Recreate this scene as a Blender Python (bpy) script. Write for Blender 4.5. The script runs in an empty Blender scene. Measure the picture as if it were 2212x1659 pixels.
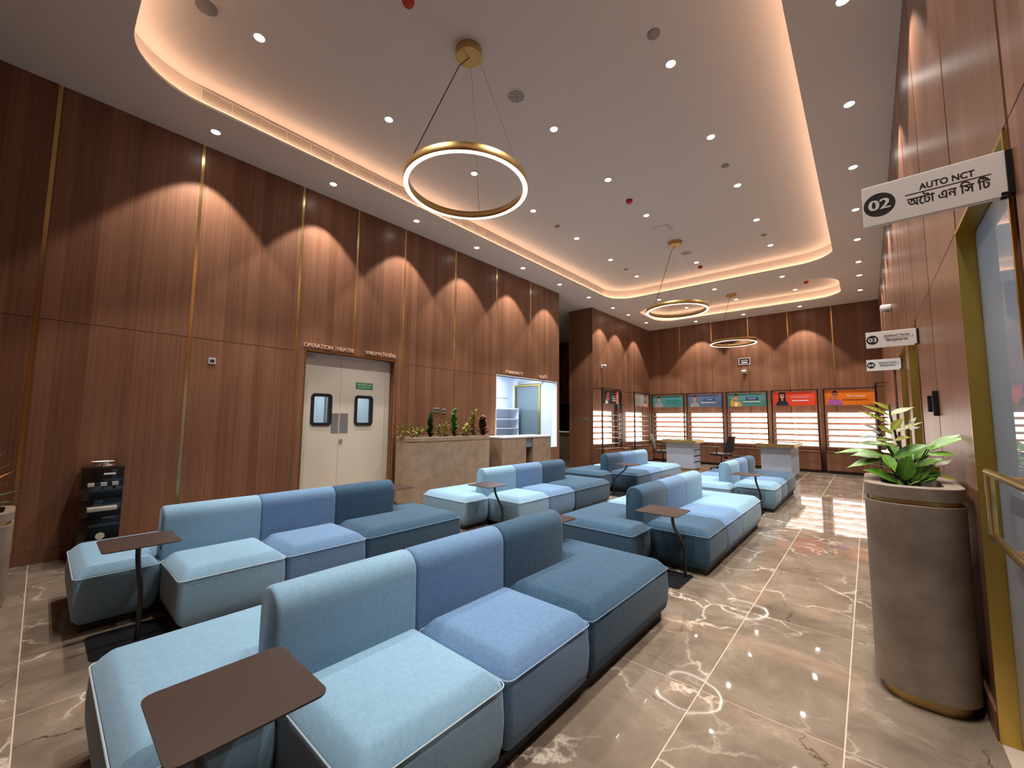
import bpy, bmesh, math, random
from mathutils import Vector, Matrix
from mathutils.geometry import tessellate_polygon
PI = math.pi
random.seed(7)
SC = bpy.context.scene
COL = SC.collection

# ------------------------------------------------------------------ camera, world, exposure
cam_data = bpy.data.cameras.new('camera')
cam_data.sensor_fit = 'HORIZONTAL'; cam_data.sensor_width = 36.0
cam_data.lens = 881.1 / 2212.0 * 36.0
cam_data.clip_start = 0.02; cam_data.clip_end = 200
cam = bpy.data.objects.new('camera', cam_data); COL.objects.link(cam)
yaw, pitch, roll = 0.7161, 0.0872, 0.0087
fwd = Vector((-math.sin(yaw) * math.cos(pitch), math.cos(yaw) * math.cos(pitch), math.sin(pitch)))
rt = Vector((math.cos(yaw), math.sin(yaw), 0)); up = rt.cross(fwd)
r2 = rt * math.cos(roll) + up * math.sin(roll); u2 = up * math.cos(roll) - rt * math.sin(roll)
cam.matrix_world = Matrix(((r2.x, u2.x, -fwd.x, 0), (r2.y, u2.y, -fwd.y, 0), (r2.z, u2.z, -fwd.z, 1.432), (0, 0, 0, 1)))
SC.camera = cam

world = bpy.data.worlds.new('world'); SC.world = world; world.use_nodes = True
world.node_tree.nodes['Background'].inputs[0].default_value = (1.0, 0.95, 0.9, 1)
world.node_tree.nodes['Background'].inputs[1].default_value = 0.02

SC.view_settings.view_transform = 'Standard'; SC.view_settings.look = 'None'
SC.view_settings.gamma = 1.0; SC.view_settings.use_curve_mapping = False
SC.view_settings.exposure = 1.25
cy = SC.cycles
cy.max_bounces = 8; cy.diffuse_bounces = 6; cy.glossy_bounces = 4; cy.transmission_bounces = 4; cy.transparent_max_bounces = 8
cy.caustics_reflective = False; cy.caustics_refractive = False
cy.sample_clamp_indirect = 4.0; cy.sample_clamp_direct = 0.0
cy.use_denoising = True
try: cy.denoiser = 'OPENIMAGEDENOISE'
except Exception: pass
cy.use_adaptive_sampling = True; cy.adaptive_threshold = 0.02
cy.use_light_tree = True

# light levels (lamps are made in their builders below)
DOWN_W = 100.0                    # each recessed downlight, spot cone
DOWN_CONE = math.radians(79)
DOWN_COL = (1.0, 0.94, 0.86)
COVE_EMIT = 6.6; COVE_COL = (1.0, 0.60, 0.40)
RING_EMIT = 3.5
SHELF_EMIT = 1.1

# ------------------------------------------------------------------ dimensions
XL, XR, YB, YF = -6.18, 0.385, 15.08, -0.52
ZC, ZU = 4.87, 5.15

# ------------------------------------------------------------------ geometry helpers
class G:
    def __init__(s): s.v = []; s.f = []; s.m = []
    def add(s, vs, fs, mi=0):
        o = len(s.v); s.v += [tuple(p) for p in vs]
        for f in fs: s.f.append(tuple(i + o for i in f)); s.m.append(mi)
        return s
    def box(s, x0, x1, y0, y1, z0, z1, mi=0):
        vs = [(x0, y0, z0), (x1, y0, z0), (x1, y1, z0), (x0, y1, z0), (x0, y0, z1), (x1, y0, z1), (x1, y1, z1), (x0, y1, z1)]
        return s.add(vs, [(0, 3, 2, 1), (4, 5, 6, 7), (0, 1, 5, 4), (1, 2, 6, 5), (2, 3, 7, 6), (3, 0, 4, 7)], mi)
    def bbox(s, x0, x1, y0, y1, z0, z1, b, mi=0, seg=2):
        bm = bmesh.new(); bmesh.ops.create_cube(bm, size=1)
        for v in bm.verts:
            v.co = Vector(((x0 + x1) / 2 + v.co.x * (x1 - x0), (y0 + y1) / 2 + v.co.y * (y1 - y0), (z0 + z1) / 2 + v.co.z * (z1 - z0)))
        bmesh.ops.bevel(bm, geom=list(bm.edges), offset=b, segments=seg, affect='EDGES', profile=0.5)
        bm.verts.index_update()
        s.add([v.co[:] for v in bm.verts], [[v.index for v in f.verts] for f in bm.faces], mi); bm.free(); return s
    def loft(s, rings, cap0=True, cap1=True, closed=True, mi=0):
        n = len(rings[0]); vs = [p for r in rings for p in r]; fs = []
        for i in range(len(rings) - 1):
            for j in range(n if closed else n - 1):
                a, b = i * n + j, i * n + (j + 1) % n
                fs.append((a, b, b + n, a + n))
        if cap0: fs.append(tuple(reversed(range(n))))
        if cap1: fs.append(tuple(range((len(rings) - 1) * n, len(rings) * n)))
        return s.add(vs, fs, mi)
    def prism(s, poly, z0, z1, mi=0):
        return s.loft([[(x, y, z0) for x, y in poly], [(x, y, z1) for x, y in poly]], mi=mi)
    def lathe(s, prof, cx=0, cy=0, n=24, cap0=False, cap1=False, mi=0):
        return s.loft([[(cx + r * math.cos(2 * PI * k / n), cy + r * math.sin(2 * PI * k / n), z) for k in range(n)] for r, z in prof], cap0, cap1, mi=mi)
    def tube(s, pts, r, n=10, mi=0, caps=True):
        pts = [Vector(p) for p in pts]; rings = []; nrm = None
        for i, p in enumerate(pts):
            a = pts[max(i - 1, 0)]; b = pts[min(i + 1, len(pts) - 1)]
            t = (b - a).normalized()
            if nrm is None:
                nrm = t.orthogonal().normalized()
            else:
                nrm = (nrm - t * nrm.dot(t)).normalized()
            bi = t.cross(nrm)
            rr = r[i] if isinstance(r, (list, tuple)) else r
            rings.append([tuple(p + nrm * (math.cos(2 * PI * k / n) * rr) + bi * (math.sin(2 * PI * k / n) * rr)) for k in range(n)])
        return s.loft(rings, caps, caps, mi=mi)
    def build(s, name, mats, parent=None, smooth=None, loc=None):
        me = bpy.data.meshes.new(name)
        me.from_pydata(s.v, [], s.f)
        if not isinstance(mats, (list, tuple)): mats = [mats]
        for m in mats: me.materials.append(m)
        if len(mats) > 1: me.polygons.foreach_set('material_index', s.m)
        if smooth is not None:
            me.polygons.foreach_set('use_smooth', [True] * len(me.polygons))
            me.set_sharp_from_angle(angle=math.radians(smooth))
        me.update()
        return link(name, me, parent, loc)

def link(name, data, parent=None, loc=None):
    o = bpy.data.objects.new(name, data); COL.objects.link(o)
    if loc is not None: o.location = loc
    if parent is not None: o.parent = parent
    return o
def tag(o, label, cat, group=None, kind=None):
    o['label'] = label; o['category'] = cat
    if group: o['group'] = group
    if kind: o['kind'] = kind
    return o
def thing(name, label, cat, loc=(0, 0, 0), rz=0.0, group=None):
    o = bpy.data.objects.new(name, None); COL.objects.link(o)
    o.empty_display_size = 0.1; o.location = loc; o.rotation_euler = (0, 0, rz)
    return tag(o, label, cat, group)
def struct(o): o['kind'] = 'structure'; return o
def sempty(name):
    o = bpy.data.objects.new(name, None); COL.objects.link(o); o['kind'] = 'structure'; return o
def dup(o, parent=None):
    c = o.copy(); COL.objects.link(c)
    if parent is not None: c.parent = parent
    for ch in list(o.children): dup(ch, c)
    return c
def ordinal(i): return ['first', 'second', 'third', 'fourth', 'fifth', 'sixth', 'seventh', 'eighth', 'ninth', 'tenth', 'eleventh', 'twelfth'][i]

def offset_rect_poly(poly, d):
    # inset a CCW rectilinear polygon by d
    n = len(poly); out = []
    for i in range(n):
        p, c, q = Vector(poly[i - 1]), Vector(poly[i]), Vector(poly[(i + 1) % n])
        e1 = (c - p).normalized(); e2 = (q - c).normalized()
        n1 = Vector((-e1.y, e1.x)); n2 = Vector((-e2.y, e2.x))
        out.append((c + n1 * d + n2 * d, e1, e2))
    return out
def round_poly(poly, d=0.0, r=0.04, seg=5):
    pts = []
    for c, e1, e2 in offset_rect_poly(poly, d):
        cr = e1.x * e2.y - e1.y * e2.x
        if cr > 0:
            rr = max(r - d * 0.35, 0.004); ce = c - e1 * rr + e2 * rr
            for k in range(seg + 1):
                t = k / seg * PI / 2
                p = ce + (e1 * math.sin(t) - e2 * math.cos(t)) * rr
                pts.append((p.x, p.y))
        else:
            rr = 0.006; ce = c - e1 * rr + e2 * rr
            for k in range(seg + 1):
                t = k / seg * PI / 2
                p = ce + (e1 * math.sin(t) - e2 * math.cos(t)) * rr
                pts.append((p.x, p.y))
    return pts
def rrect(x0, x1, y0, y1, r, seg=6):
    pts = []
    for cx, cy_, a in ((x1 - r, y0 + r, -PI / 2), (x1 - r, y1 - r, 0), (x0 + r, y1 - r, PI / 2), (x0 + r, y0 + r, PI)):
        for k in range(seg + 1):
            t = a + k / seg * PI / 2
            pts.append((cx + r * math.cos(t), cy_ + r * math.sin(t)))
    return pts

# ------------------------------------------------------------------ material helpers
def new_mat(name):
    m = bpy.data.materials.new(name); m.use_nodes = True
    nt = m.node_tree; b = nt.nodes['Principled BSDF']
    return m, nt, b
def N(nt, t, **kw):
    n = nt.nodes.new(t)
    for k, v in kw.items():
        if k.startswith('i_'): n.inputs[k[2:].replace('_', ' ')].default_value = v
        else: setattr(n, k, v)
    return n
def L(nt, a, b): nt.links.new(a, b)
def simple(name, col, rough=0.5, metal=0.0, spec=0.5, emit=None, est=0.0, coat=0.0):
    m, nt, b = new_mat(name)
    b.inputs['Base Color'].default_value = (*col, 1); b.inputs['Roughness'].default_value = rough
    b.inputs['Metallic'].default_value = metal; b.inputs['Specular IOR Level'].default_value = spec
    b.inputs['Coat Weight'].default_value = coat
    if emit: b.inputs['Emission Color'].default_value = (*emit, 1); b.inputs['Emission Strength'].default_value = est
    return m
def math_(nt, op, a, b=None, c=None):
    n = nt.nodes.new('ShaderNodeMath'); n.operation = op
    for i, x in enumerate((a, b, c)):
        if x is None: continue
        if isinstance(x, (int, float)): n.inputs[i].default_value = x
        else: nt.links.new(x, n.inputs[i])
    return n.outputs[0]
def ramp(nt, fac, stops, interp='LINEAR'):
    n = nt.nodes.new('ShaderNodeValToRGB'); n.color_ramp.interpolation = interp
    els = n.color_ramp.elements
    while len(els) < len(stops): els.new(0.5)
    for e, (p, c) in zip(els, stops): e.position = p; e.color = (*c, 1) if len(c) == 3 else c
    nt.links.new(fac, n.inputs[0]); return n.outputs[0]
def mix(nt, fac, a, b, mode='MIX'):
    n = nt.nodes.new('ShaderNodeMix'); n.data_type = 'RGBA'; n.blend_type = mode
    for idx, x in ((0, fac), (6, a), (7, b)):
        if isinstance(x, (int, float)): n.inputs[idx].default_value = x
        elif isinstance(x, tuple): n.inputs[idx].default_value = (*x, 1) if len(x) == 3 else x
        else: nt.links.new(x, n.inputs[idx])
    return n.outputs[2]

def wood_material(name, base, dark, rough=0.34):
    m, nt, b = new_mat(name)
    geo = N(nt, 'ShaderNodeNewGeometry'); sep = N(nt, 'ShaderNodeSeparateXYZ'); L(nt, geo.outputs['Position'], sep.inputs[0])
    u = math_(nt, 'ADD', sep.outputs[0], sep.outputs[1]); z = sep.outputs[2]
    # veneer flitches about 12 cm wide, each with its own tone
    cell = math_(nt, 'FLOOR', math_(nt, 'DIVIDE', u, 0.118))
    wn = N(nt, 'ShaderNodeTexWhiteNoise', noise_dimensions='1D'); L(nt, cell, wn.inputs['W'])
    comb = N(nt, 'ShaderNodeCombineXYZ'); L(nt, math_(nt, 'MULTIPLY', u, 46.0), comb.inputs[0]); L(nt, math_(nt, 'MULTIPLY', z, 0.55), comb.inputs[1])
    L(nt, math_(nt, 'MULTIPLY', wn.outputs['Value'], 40.0), comb.inputs[2])
    g1 = N(nt, 'ShaderNodeTexNoise', i_Scale=1.0, i_Detail=4.0, i_Roughness=0.6); L(nt, comb.outputs[0], g1.inputs['Vector'])
    comb2 = N(nt, 'ShaderNodeCombineXYZ'); L(nt, math_(nt, 'MULTIPLY', u, 190.0), comb2.inputs[0]); L(nt, math_(nt, 'MULTIPLY', z, 2.2), comb2.inputs[1])
    g2 = N(nt, 'ShaderNodeTexNoise', i_Scale=1.0, i_Detail=2.0); L(nt, comb2.outputs[0], g2.inputs['Vector'])
    f = math_(nt, 'ADD', math_(nt, 'MULTIPLY', g1.outputs[0], 0.65), math_(nt, 'MULTIPLY', g2.outputs[0], 0.22))
    f = math_(nt, 'ADD', f, math_(nt, 'MULTIPLY', wn.outputs['Value'], 0.24))
    col = ramp(nt, f, [(0.28, dark), (0.78, base)])
    L(nt, col, b.inputs['Base Color'])
    b.inputs['Roughness'].default_value = rough; b.inputs['Specular IOR Level'].default_value = 0.30
    bp = N(nt, 'ShaderNodeBump', i_Strength=0.06, i_Distance=0.002); L(nt, g2.outputs[0], bp.inputs['Height']); L(nt, bp.outputs[0], b.inputs['Normal'])
    return m

def marble_material():
    m, nt, b = new_mat('polished_marble')
    geo = N(nt, 'ShaderNodeNewGeometry'); oi = N(nt, 'ShaderNodeObjectInfo')
    sh = N(nt, 'ShaderNodeVectorMath', operation='SCALE'); sh.inputs['Scale'].default_value = 37.0
    cmb = N(nt, 'ShaderNodeCombineXYZ'); L(nt, oi.outputs['Random'], cmb.inputs[0]); L(nt, math_(nt, 'FRACT', math_(nt, 'MULTIPLY', oi.outputs['Random'], 13.7)), cmb.inputs[1])
    L(nt, cmb.outputs[0], sh.inputs[0])
    va = N(nt, 'ShaderNodeVectorMath', operation='ADD'); L(nt, geo.outputs['Position'], va.inputs[0]); L(nt, sh.outputs[0], va.inputs[1])
    P = va.outputs[0]
    big = N(nt, 'ShaderNodeTexNoise', i_Scale=2.3, i_Detail=7.0, i_Roughness=0.62, i_Distortion=0.6); L(nt, P, big.inputs['Vector'])
    col = ramp(nt, big.outputs[0], [(0.28, (0.120, 0.090, 0.067)), (0.50, (0.200, 0.155, 0.118)), (0.72, (0.270, 0.217, 0.170))])
    # warp for veins
    wp = N(nt, 'ShaderNodeTexNoise', i_Scale=3.0, i_Detail=5.0, i_Roughness=0.6); L(nt, P, wp.inputs['Vector'])
    ws = N(nt, 'ShaderNodeVectorMath', operation='SCALE'); ws.inputs['Scale'].default_value = 0.42; L(nt, wp.outputs['Color'], ws.inputs[0])
    wa = N(nt, 'ShaderNodeVectorMath', operation='ADD'); L(nt, P, wa.inputs[0]); L(nt, ws.outputs[0], wa.inputs[1])
    v1 = N(nt, 'ShaderNodeTexVoronoi', feature='DISTANCE_TO_EDGE', i_Scale=2.1); L(nt, wa.outputs[0], v1.inputs['Vector'])
    vein = ramp(nt, v1.outputs['Distance'], [(0.0, (1, 1, 1)), (0.014, (0.5, 0.5, 0.5)), (0.035, (0, 0, 0))])
    msk = N(nt, 'ShaderNodeTexNoise', i_Scale=1.7, i_Detail=3.0); L(nt, wa.outputs[0], msk.inputs['Vector'])
    mk = ramp(nt, msk.outputs[0], [(0.46, (0, 0, 0)), (0.62, (1, 1, 1))])
    vf = math_(nt, 'MULTIPLY', vein, mk)
    v2 = N(nt, 'ShaderNodeTexVoronoi', feature='DISTANCE_TO_EDGE', i_Scale=6.5); L(nt, wa.outputs[0], v2.inputs['Vector'])
    vein2 = ramp(nt, v2.outputs['Distance'], [(0.0, (1, 1, 1)), (0.05, (0, 0, 0))])
    mk2 = ramp(nt, big.outputs[0], [(0.50, (0, 0, 0)), (0.68, (0.55, 0.55, 0.55))])
    vf2 = math_(nt, 'MULTIPLY', vein2, mk2)
    col = mix(nt, math_(nt, 'MULTIPLY', vf2, 0.55), col, (0.46, 0.39, 0.32))
    col = mix(nt, math_(nt, 'MULTIPLY', vf, 0.85), col, (0.62, 0.54, 0.45))
    v3 = N(nt, 'ShaderNodeTexVoronoi', feature='DISTANCE_TO_EDGE', i_Scale=1.15); L(nt, wa.outputs[0], v3.inputs['Vector'])
    dv = ramp(nt, v3.outputs['Distance'], [(0.0, (1, 1, 1)), (0.006, (0, 0, 0))])
    mk3 = ramp(nt, msk.outputs[0], [(0.40, (1, 1, 1)), (0.50, (0, 0, 0))])
    col = mix(nt, math_(nt, 'MULTIPLY', dv, mk3), col, (0.05, 0.03, 0.02))
    L(nt, col, b.inputs['Base Color'])
    b.inputs['Roughness'].default_value = 0.035; b.inputs['IOR'].default_value = 1.55; b.inputs['Specular IOR Level'].default_value = 0.55
    # faint polishing waviness
    wv = N(nt, 'ShaderNodeTexNoise', i_Scale=5.0, i_Detail=1.0); L(nt, P, wv.inputs['Vector'])
    bp = N(nt, 'ShaderNodeBump', i_Strength=0.10, i_Distance=0.006); L(nt, wv.outputs[0], bp.inputs['Height']); L(nt, bp.outputs[0], b.inputs['Normal'])
    return m

def fabric_material(name, base, light):
    m, nt, b = new_mat(name)
    tc = N(nt, 'ShaderNodeTexCoord')
    n1 = N(nt, 'ShaderNodeTexNoise', i_Scale=55.0, i_Detail=5.0, i_Roughness=0.75); L(nt, tc.outputs['Object'], n1.inputs['Vector'])
    n2 = N(nt, 'ShaderNodeTexNoise', i_Scale=420.0, i_Detail=2.0); L(nt, tc.outputs['Object'], n2.inputs['Vector'])
    f = math_(nt, 'ADD', math_(nt, 'MULTIPLY', n1.outputs[0], 0.65), math_(nt, 'MULTIPLY', n2.outputs[0], 0.35))
    col = ramp(nt, f, [(0.36, base), (0.64, light)])
    L(nt, col, b.inputs['Base Color']); b.inputs['Roughness'].default_value = 0.9; b.inputs['Specular IOR Level'].default_value = 0.15
    b.inputs['Sheen Weight'].default_value = 0.15; b.inputs['Sheen Roughness'].default_value = 0.5
    n3 = N(nt, 'ShaderNodeTexNoise', i_Scale=5.0, i_Detail=2.0); L(nt, tc.outputs['Object'], n3.inputs['Vector'])
    h = math_(nt, 'ADD', math_(nt, 'MULTIPLY', n2.outputs[0], 0.05), math_(nt, 'MULTIPLY', n3.outputs[0], 1.0))
    bp = N(nt, 'ShaderNodeBump', i_Strength=0.25, i_Distance=0.008); L(nt, h, bp.inputs['Height']); L(nt, bp.outputs[0], b.inputs['Normal'])
    return m

def stone_material(name, c0, c1, scale=7.0):
    m, nt, b = new_mat(name)
    tc = N(nt, 'ShaderNodeTexCoord')
    n1 = N(nt, 'ShaderNodeTexNoise', i_Scale=scale, i_Detail=8.0, i_Roughness=0.72); L(nt, tc.outputs['Object'], n1.inputs['Vector'])
    n2 = N(nt, 'ShaderNodeTexNoise', i_Scale=1.7, i_Detail=3.0); L(nt, tc.outputs['Object'], n2.inputs['Vector'])
    f = math_(nt, 'ADD', math_(nt, 'MULTIPLY', n1.outputs[0], 0.6), math_(nt, 'MULTIPLY', n2.outputs[0], 0.4))
    L(nt, ramp(nt, f, [(0.33, c0), (0.68, c1)]), b.inputs['Base Color'])
    b.inputs['Roughness'].default_value = 0.55
    return m

def brass_material(name, col, rough):
    m, nt, b = new_mat(name)
    b.inputs['Base Color'].default_value = (*col, 1); b.inputs['Metallic'].default_value = 1.0
    geo = N(nt, 'ShaderNodeNewGeometry')
    n1 = N(nt, 'ShaderNodeTexNoise', i_Scale=3.0, i_Detail=2.0); L(nt, geo.outputs['Position'], n1.inputs['Vector'])
    L(nt, math_(nt, 'ADD', math_(nt, 'MULTIPLY', n1.outputs[0], 0.12), rough - 0.05), b.inputs['Roughness'])
    return m

def leaf_material(name, c0, c1, vein, pattern=0.0, pc=(0.01, 0.03, 0.005)):
    m, nt, b = new_mat(name)
    uv = N(nt, 'ShaderNodeTexCoord'); sep = N(nt, 'ShaderNodeSeparateXYZ'); L(nt, uv.outputs['Object'], sep.inputs[0])
    n1 = N(nt, 'ShaderNodeTexNoise', i_Scale=6.0, i_Detail=3.0); L(nt, uv.outputs['Object'], n1.inputs['Vector'])
    col = ramp(nt, n1.outputs[0], [(0.35, c0), (0.65, c1)])
    ay = math_(nt, 'ABSOLUTE', sep.outputs[1])
    if pattern:
        # dark blotches between the side veins
        st = math_(nt, 'SINE', math_(nt, 'ADD', math_(nt, 'MULTIPLY', math_(nt, 'SUBTRACT', sep.outputs[0], math_(nt, 'MULTIPLY', ay, 0.7)), 46.0), math_(nt, 'MULTIPLY', n1.outputs[0], 6.0)))
        n2 = N(nt, 'ShaderNodeTexNoise', i_Scale=16.0, i_Detail=2.0); L(nt, uv.outputs['Object'], n2.inputs['Vector'])
        pm = math_(nt, 'GREATER_THAN', math_(nt, 'ADD', st, math_(nt, 'MULTIPLY', math_(nt, 'SUBTRACT', n2.outputs[0], 0.5), 3.0)), 0.55 - pattern)
        col = mix(nt, math_(nt, 'MULTIPLY', pm, 0.9), col, pc)
    mid = math_(nt, 'LESS_THAN', ay, 0.018)
    col = mix(nt, mid, col, vein)
    L(nt, col, b.inputs['Base Color']); b.inputs['Roughness'].default_value = 0.38
    b.inputs['Subsurface Weight'].default_value = 0.0
    return m

M = {}
M['wood'] = wood_material('walnut_veneer', (0.270, 0.128, 0.074), (0.128, 0.055, 0.031))
M['wood_unit'] = wood_material('walnut_furniture', (0.250, 0.120, 0.070), (0.120, 0.055, 0.032), 0.4)
M['wood_dark'] = simple('dark_joint', (0.02, 0.010, 0.007), 0.6)
M['brass'] = brass_material('brushed_brass', (0.78, 0.53, 0.22), 0.20)
M['brass_soft'] = brass_material('satin_brass', (0.55, 0.38, 0.15), 0.38)
M['gold'] = brass_material('gold_reveal', (0.52, 0.37, 0.09), 0.30)
M['ceil'] = simple('ceiling_paint', (0.72, 0.67, 0.61), 0.75, spec=0.3)
M['white'] = simple('white_paint', (0.80, 0.80, 0.80), 0.5)
M['roomwhite'] = simple('cool_white_paint', (0.78, 0.83, 0.90), 0.6)
M['marble'] = marble_material()
M['grout'] = simple('pale_grout', (0.55, 0.43, 0.34), 0.5)
M['fl'] = fabric_material('fabric_pale_blue', (0.175, 0.315, 0.445), (0.235, 0.385, 0.520))
M['fm'] = fabric_material('fabric_mid_blue', (0.095, 0.180, 0.320), (0.150, 0.255, 0.420))
M['fd'] = fabric_material('fabric_deep_blue', (0.024, 0.060, 0.105), (0.048, 0.103, 0.170))
M['pl'] = simple('piping_pale', (0.42, 0.52, 0.58), 0.8); M['pm'] = simple('piping_mid', (0.27, 0.38, 0.54), 0.8); M['pd'] = simple('piping_deep', (0.12, 0.21, 0.30), 0.8)
M['black'] = simple('black_plastic', (0.012, 0.012, 0.013), 0.35)
M['blackgloss'] = simple('black_gloss', (0.006, 0.006, 0.007), 0.08, coat=0.5)
M['plinth'] = simple('black_plinth', (0.012, 0.011, 0.011), 0.6)
M['bronze'] = simple('brown_powder_coat', (0.040, 0.022, 0.017), 0.42)
M['blacksteel'] = simple('black_steel', (0.010, 0.010, 0.011), 0.3)
M['stone'] = stone_material('brown_stone', (0.145, 0.108, 0.080), (0.300, 0.235, 0.180))
M['counter_stone'] = stone_material('tan_stone', (0.235, 0.160, 0.105), (0.400, 0.300, 0.215))
M['soil'] = simple('dark_soil', (0.012, 0.009, 0.006), 0.9)
M['doorgrey'] = simple('door_laminate', (0.64, 0.59, 0.50), 0.4)
M['steel'] = simple('brushed_steel', (0.55, 0.53, 0.50), 0.32, metal=1.0)
M['signwhite'] = simple('sign_white', (0.84, 0.82, 0.80), 0.45)
M['ink'] = simple('sign_ink', (0.012, 0.010, 0.010), 0.5)
M['red'] = simple('detector_red', (0.45, 0.015, 0.012), 0.35)
M['speaker'] = simple('speaker_grey', (0.30, 0.27, 0.25), 0.6)
M['lens'] = simple('lamp_lens', (0.9, 0.9, 0.9), 0.4, emit=(1.0, 0.95, 0.9), est=14.0)
M['ringlight'] = simple('ring_diffuser', (0.9, 0.9, 0.9), 0.4, emit=(1.0, 0.93, 0.84), est=RING_EMIT)
M['cove'] = simple('cove_strip', (0.9, 0.9, 0.9), 0.5, emit=COVE_COL, est=COVE_EMIT)
M['shelflight'] = simple('backlit_panel', (0.9, 0.9, 0.9), 0.4, emit=(1.0, 0.90, 0.82), est=SHELF_EMIT)
M['acrylic'] = simple('white_acrylic', (0.85, 0.80, 0.76), 0.25)
M['desk'] = simple('blue_grey_laminate', (0.36, 0.43, 0.56), 0.45)
M['green'] = simple('sign_green', (0.03, 0.22, 0.09), 0.4)
M['yellow'] = simple('sticker_yellow', (0.75, 0.58, 0.03), 0.4)
M['greyplastic'] = simple('grey_plastic', (0.42, 0.41, 0.39), 0.4)
M['cream'] = simple('cream_sticker', (0.55, 0.55, 0.40), 0.5)
M['chrome'] = simple('chrome', (0.85, 0.85, 0.87), 0.12, metal=1.0)
def glass_mat(name, tint, refl=0.12, diffuse=None, dfac=0.0, transl=0.0):
    m = bpy.data.materials.new(name); m.use_nodes = True; nt = m.node_tree
    for n in list(nt.nodes): nt.nodes.remove(n)
    out = N(nt, 'ShaderNodeOutputMaterial'); tr = N(nt, 'ShaderNodeBsdfTransparent'); tr.inputs[0].default_value = (*tint, 1)
    cur = tr.outputs[0]
    if diffuse:
        d = N(nt, 'ShaderNodeBsdfDiffuse'); d.inputs[0].default_value = (*diffuse, 1)
        dt = N(nt, 'ShaderNodeBsdfTranslucent'); dt.inputs[0].default_value = (*diffuse, 1)
        mm = N(nt, 'ShaderNodeMixShader'); mm.inputs[0].default_value = transl; L(nt, d.outputs[0], mm.inputs[1]); L(nt, dt.outputs[0], mm.inputs[2])
        m2 = N(nt, 'ShaderNodeMixShader'); m2.inputs[0].default_value = dfac; L(nt, cur, m2.inputs[1]); L(nt, mm.outputs[0], m2.inputs[2]); cur = m2.outputs[0]
    gl = N(nt, 'ShaderNodeBsdfGlossy'); gl.inputs['Roughness'].default_value = 0.01
    fr = N(nt, 'ShaderNodeFresnel'); fr.inputs[0].default_value = 1.5
    m3 = N(nt, 'ShaderNodeMixShader'); L(nt, math_(nt, 'ADD', math_(nt, 'MULTIPLY', fr.outputs[0], 1.0), refl - 0.04), m3.inputs[0])
    L(nt, cur, m3.inputs[1]); L(nt, gl.outputs[0], m3.inputs[2]); L(nt, m3.outputs[0], out.inputs[0])
    return m
M['glass'] = glass_mat('clear_glass', (0.88, 0.93, 0.93), 0.06)
M['frosted'] = glass_mat('frosted_glass', (0.8, 0.9, 0.95), 0.10, (0.60, 0.70, 0.78), 0.85, 0.5)
M['greyglass'] = glass_mat('grey_glass', (0.55, 0.66, 0.68), 0.08, (0.32, 0.42, 0.45), 0.7, 0.3)
M['darkglass'] = simple('dark_glass', (0.01, 0.008, 0.006), 0.05)
M['mirror'] = simple('mirror_glass', (0.8, 0.8, 0.8), 0.02, metal=1.0)

# ------------------------------------------------------------------ lettering
def _area(pts): return 0.5 * sum(pts[i - 1][0] * pts[i][1] - pts[i][0] * pts[i - 1][1] for i in range(len(pts)))
def _inside(p, poly):
    x, y = p; c = False; j = len(poly) - 1
    for i in range(len(poly)):
        xi, yi = poly[i]; xj, yj = poly[j]
        if (yi > y) != (yj > y) and x < (xj - xi) * (y - yi) / (yj - yi + 1e-12) + xi: c = not c
        j = i
    return c
def _text_splines(body, bold=0.0):
    cu = bpy.data.curves.new('t', 'FONT'); cu.body = body; cu.size = 1.0; cu.resolution_u = 3
    o = bpy.data.objects.new('t', cu); COL.objects.link(o)
    dg = bpy.context.evaluated_depsgraph_get()
    c2 = o.evaluated_get(dg).to_curve(dg)
    out = []
    for sp in c2.splines:
        b = list(sp.bezier_points); pts = []
        if not b: pts = [(p.co.x, p.co.y) for p in sp.points]
        for i in range(len(b)):
            p0, p1 = b[i], b[(i + 1) % len(b)]
            straight = p0.handle_right_type == 'VECTOR' and p1.handle_left_type == 'VECTOR'
            a, h0, h1, e = p0.co, p0.handle_right, p1.handle_left, p1.co
            n = 1 if straight else 4
            for k in range(n):
                t = k / n
                q = a * (1 - t) ** 3 + h0 * 3 * t * (1 - t) ** 2 + h1 * 3 * t * t * (1 - t) + e * t ** 3
                pts.append((q.x, q.y))
        if len(pts) > 2: out.append(pts)
    o.evaluated_get(dg).to_curve_clear()
    bpy.data.objects.remove(o); bpy.data.curves.remove(cu)
    return out
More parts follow.
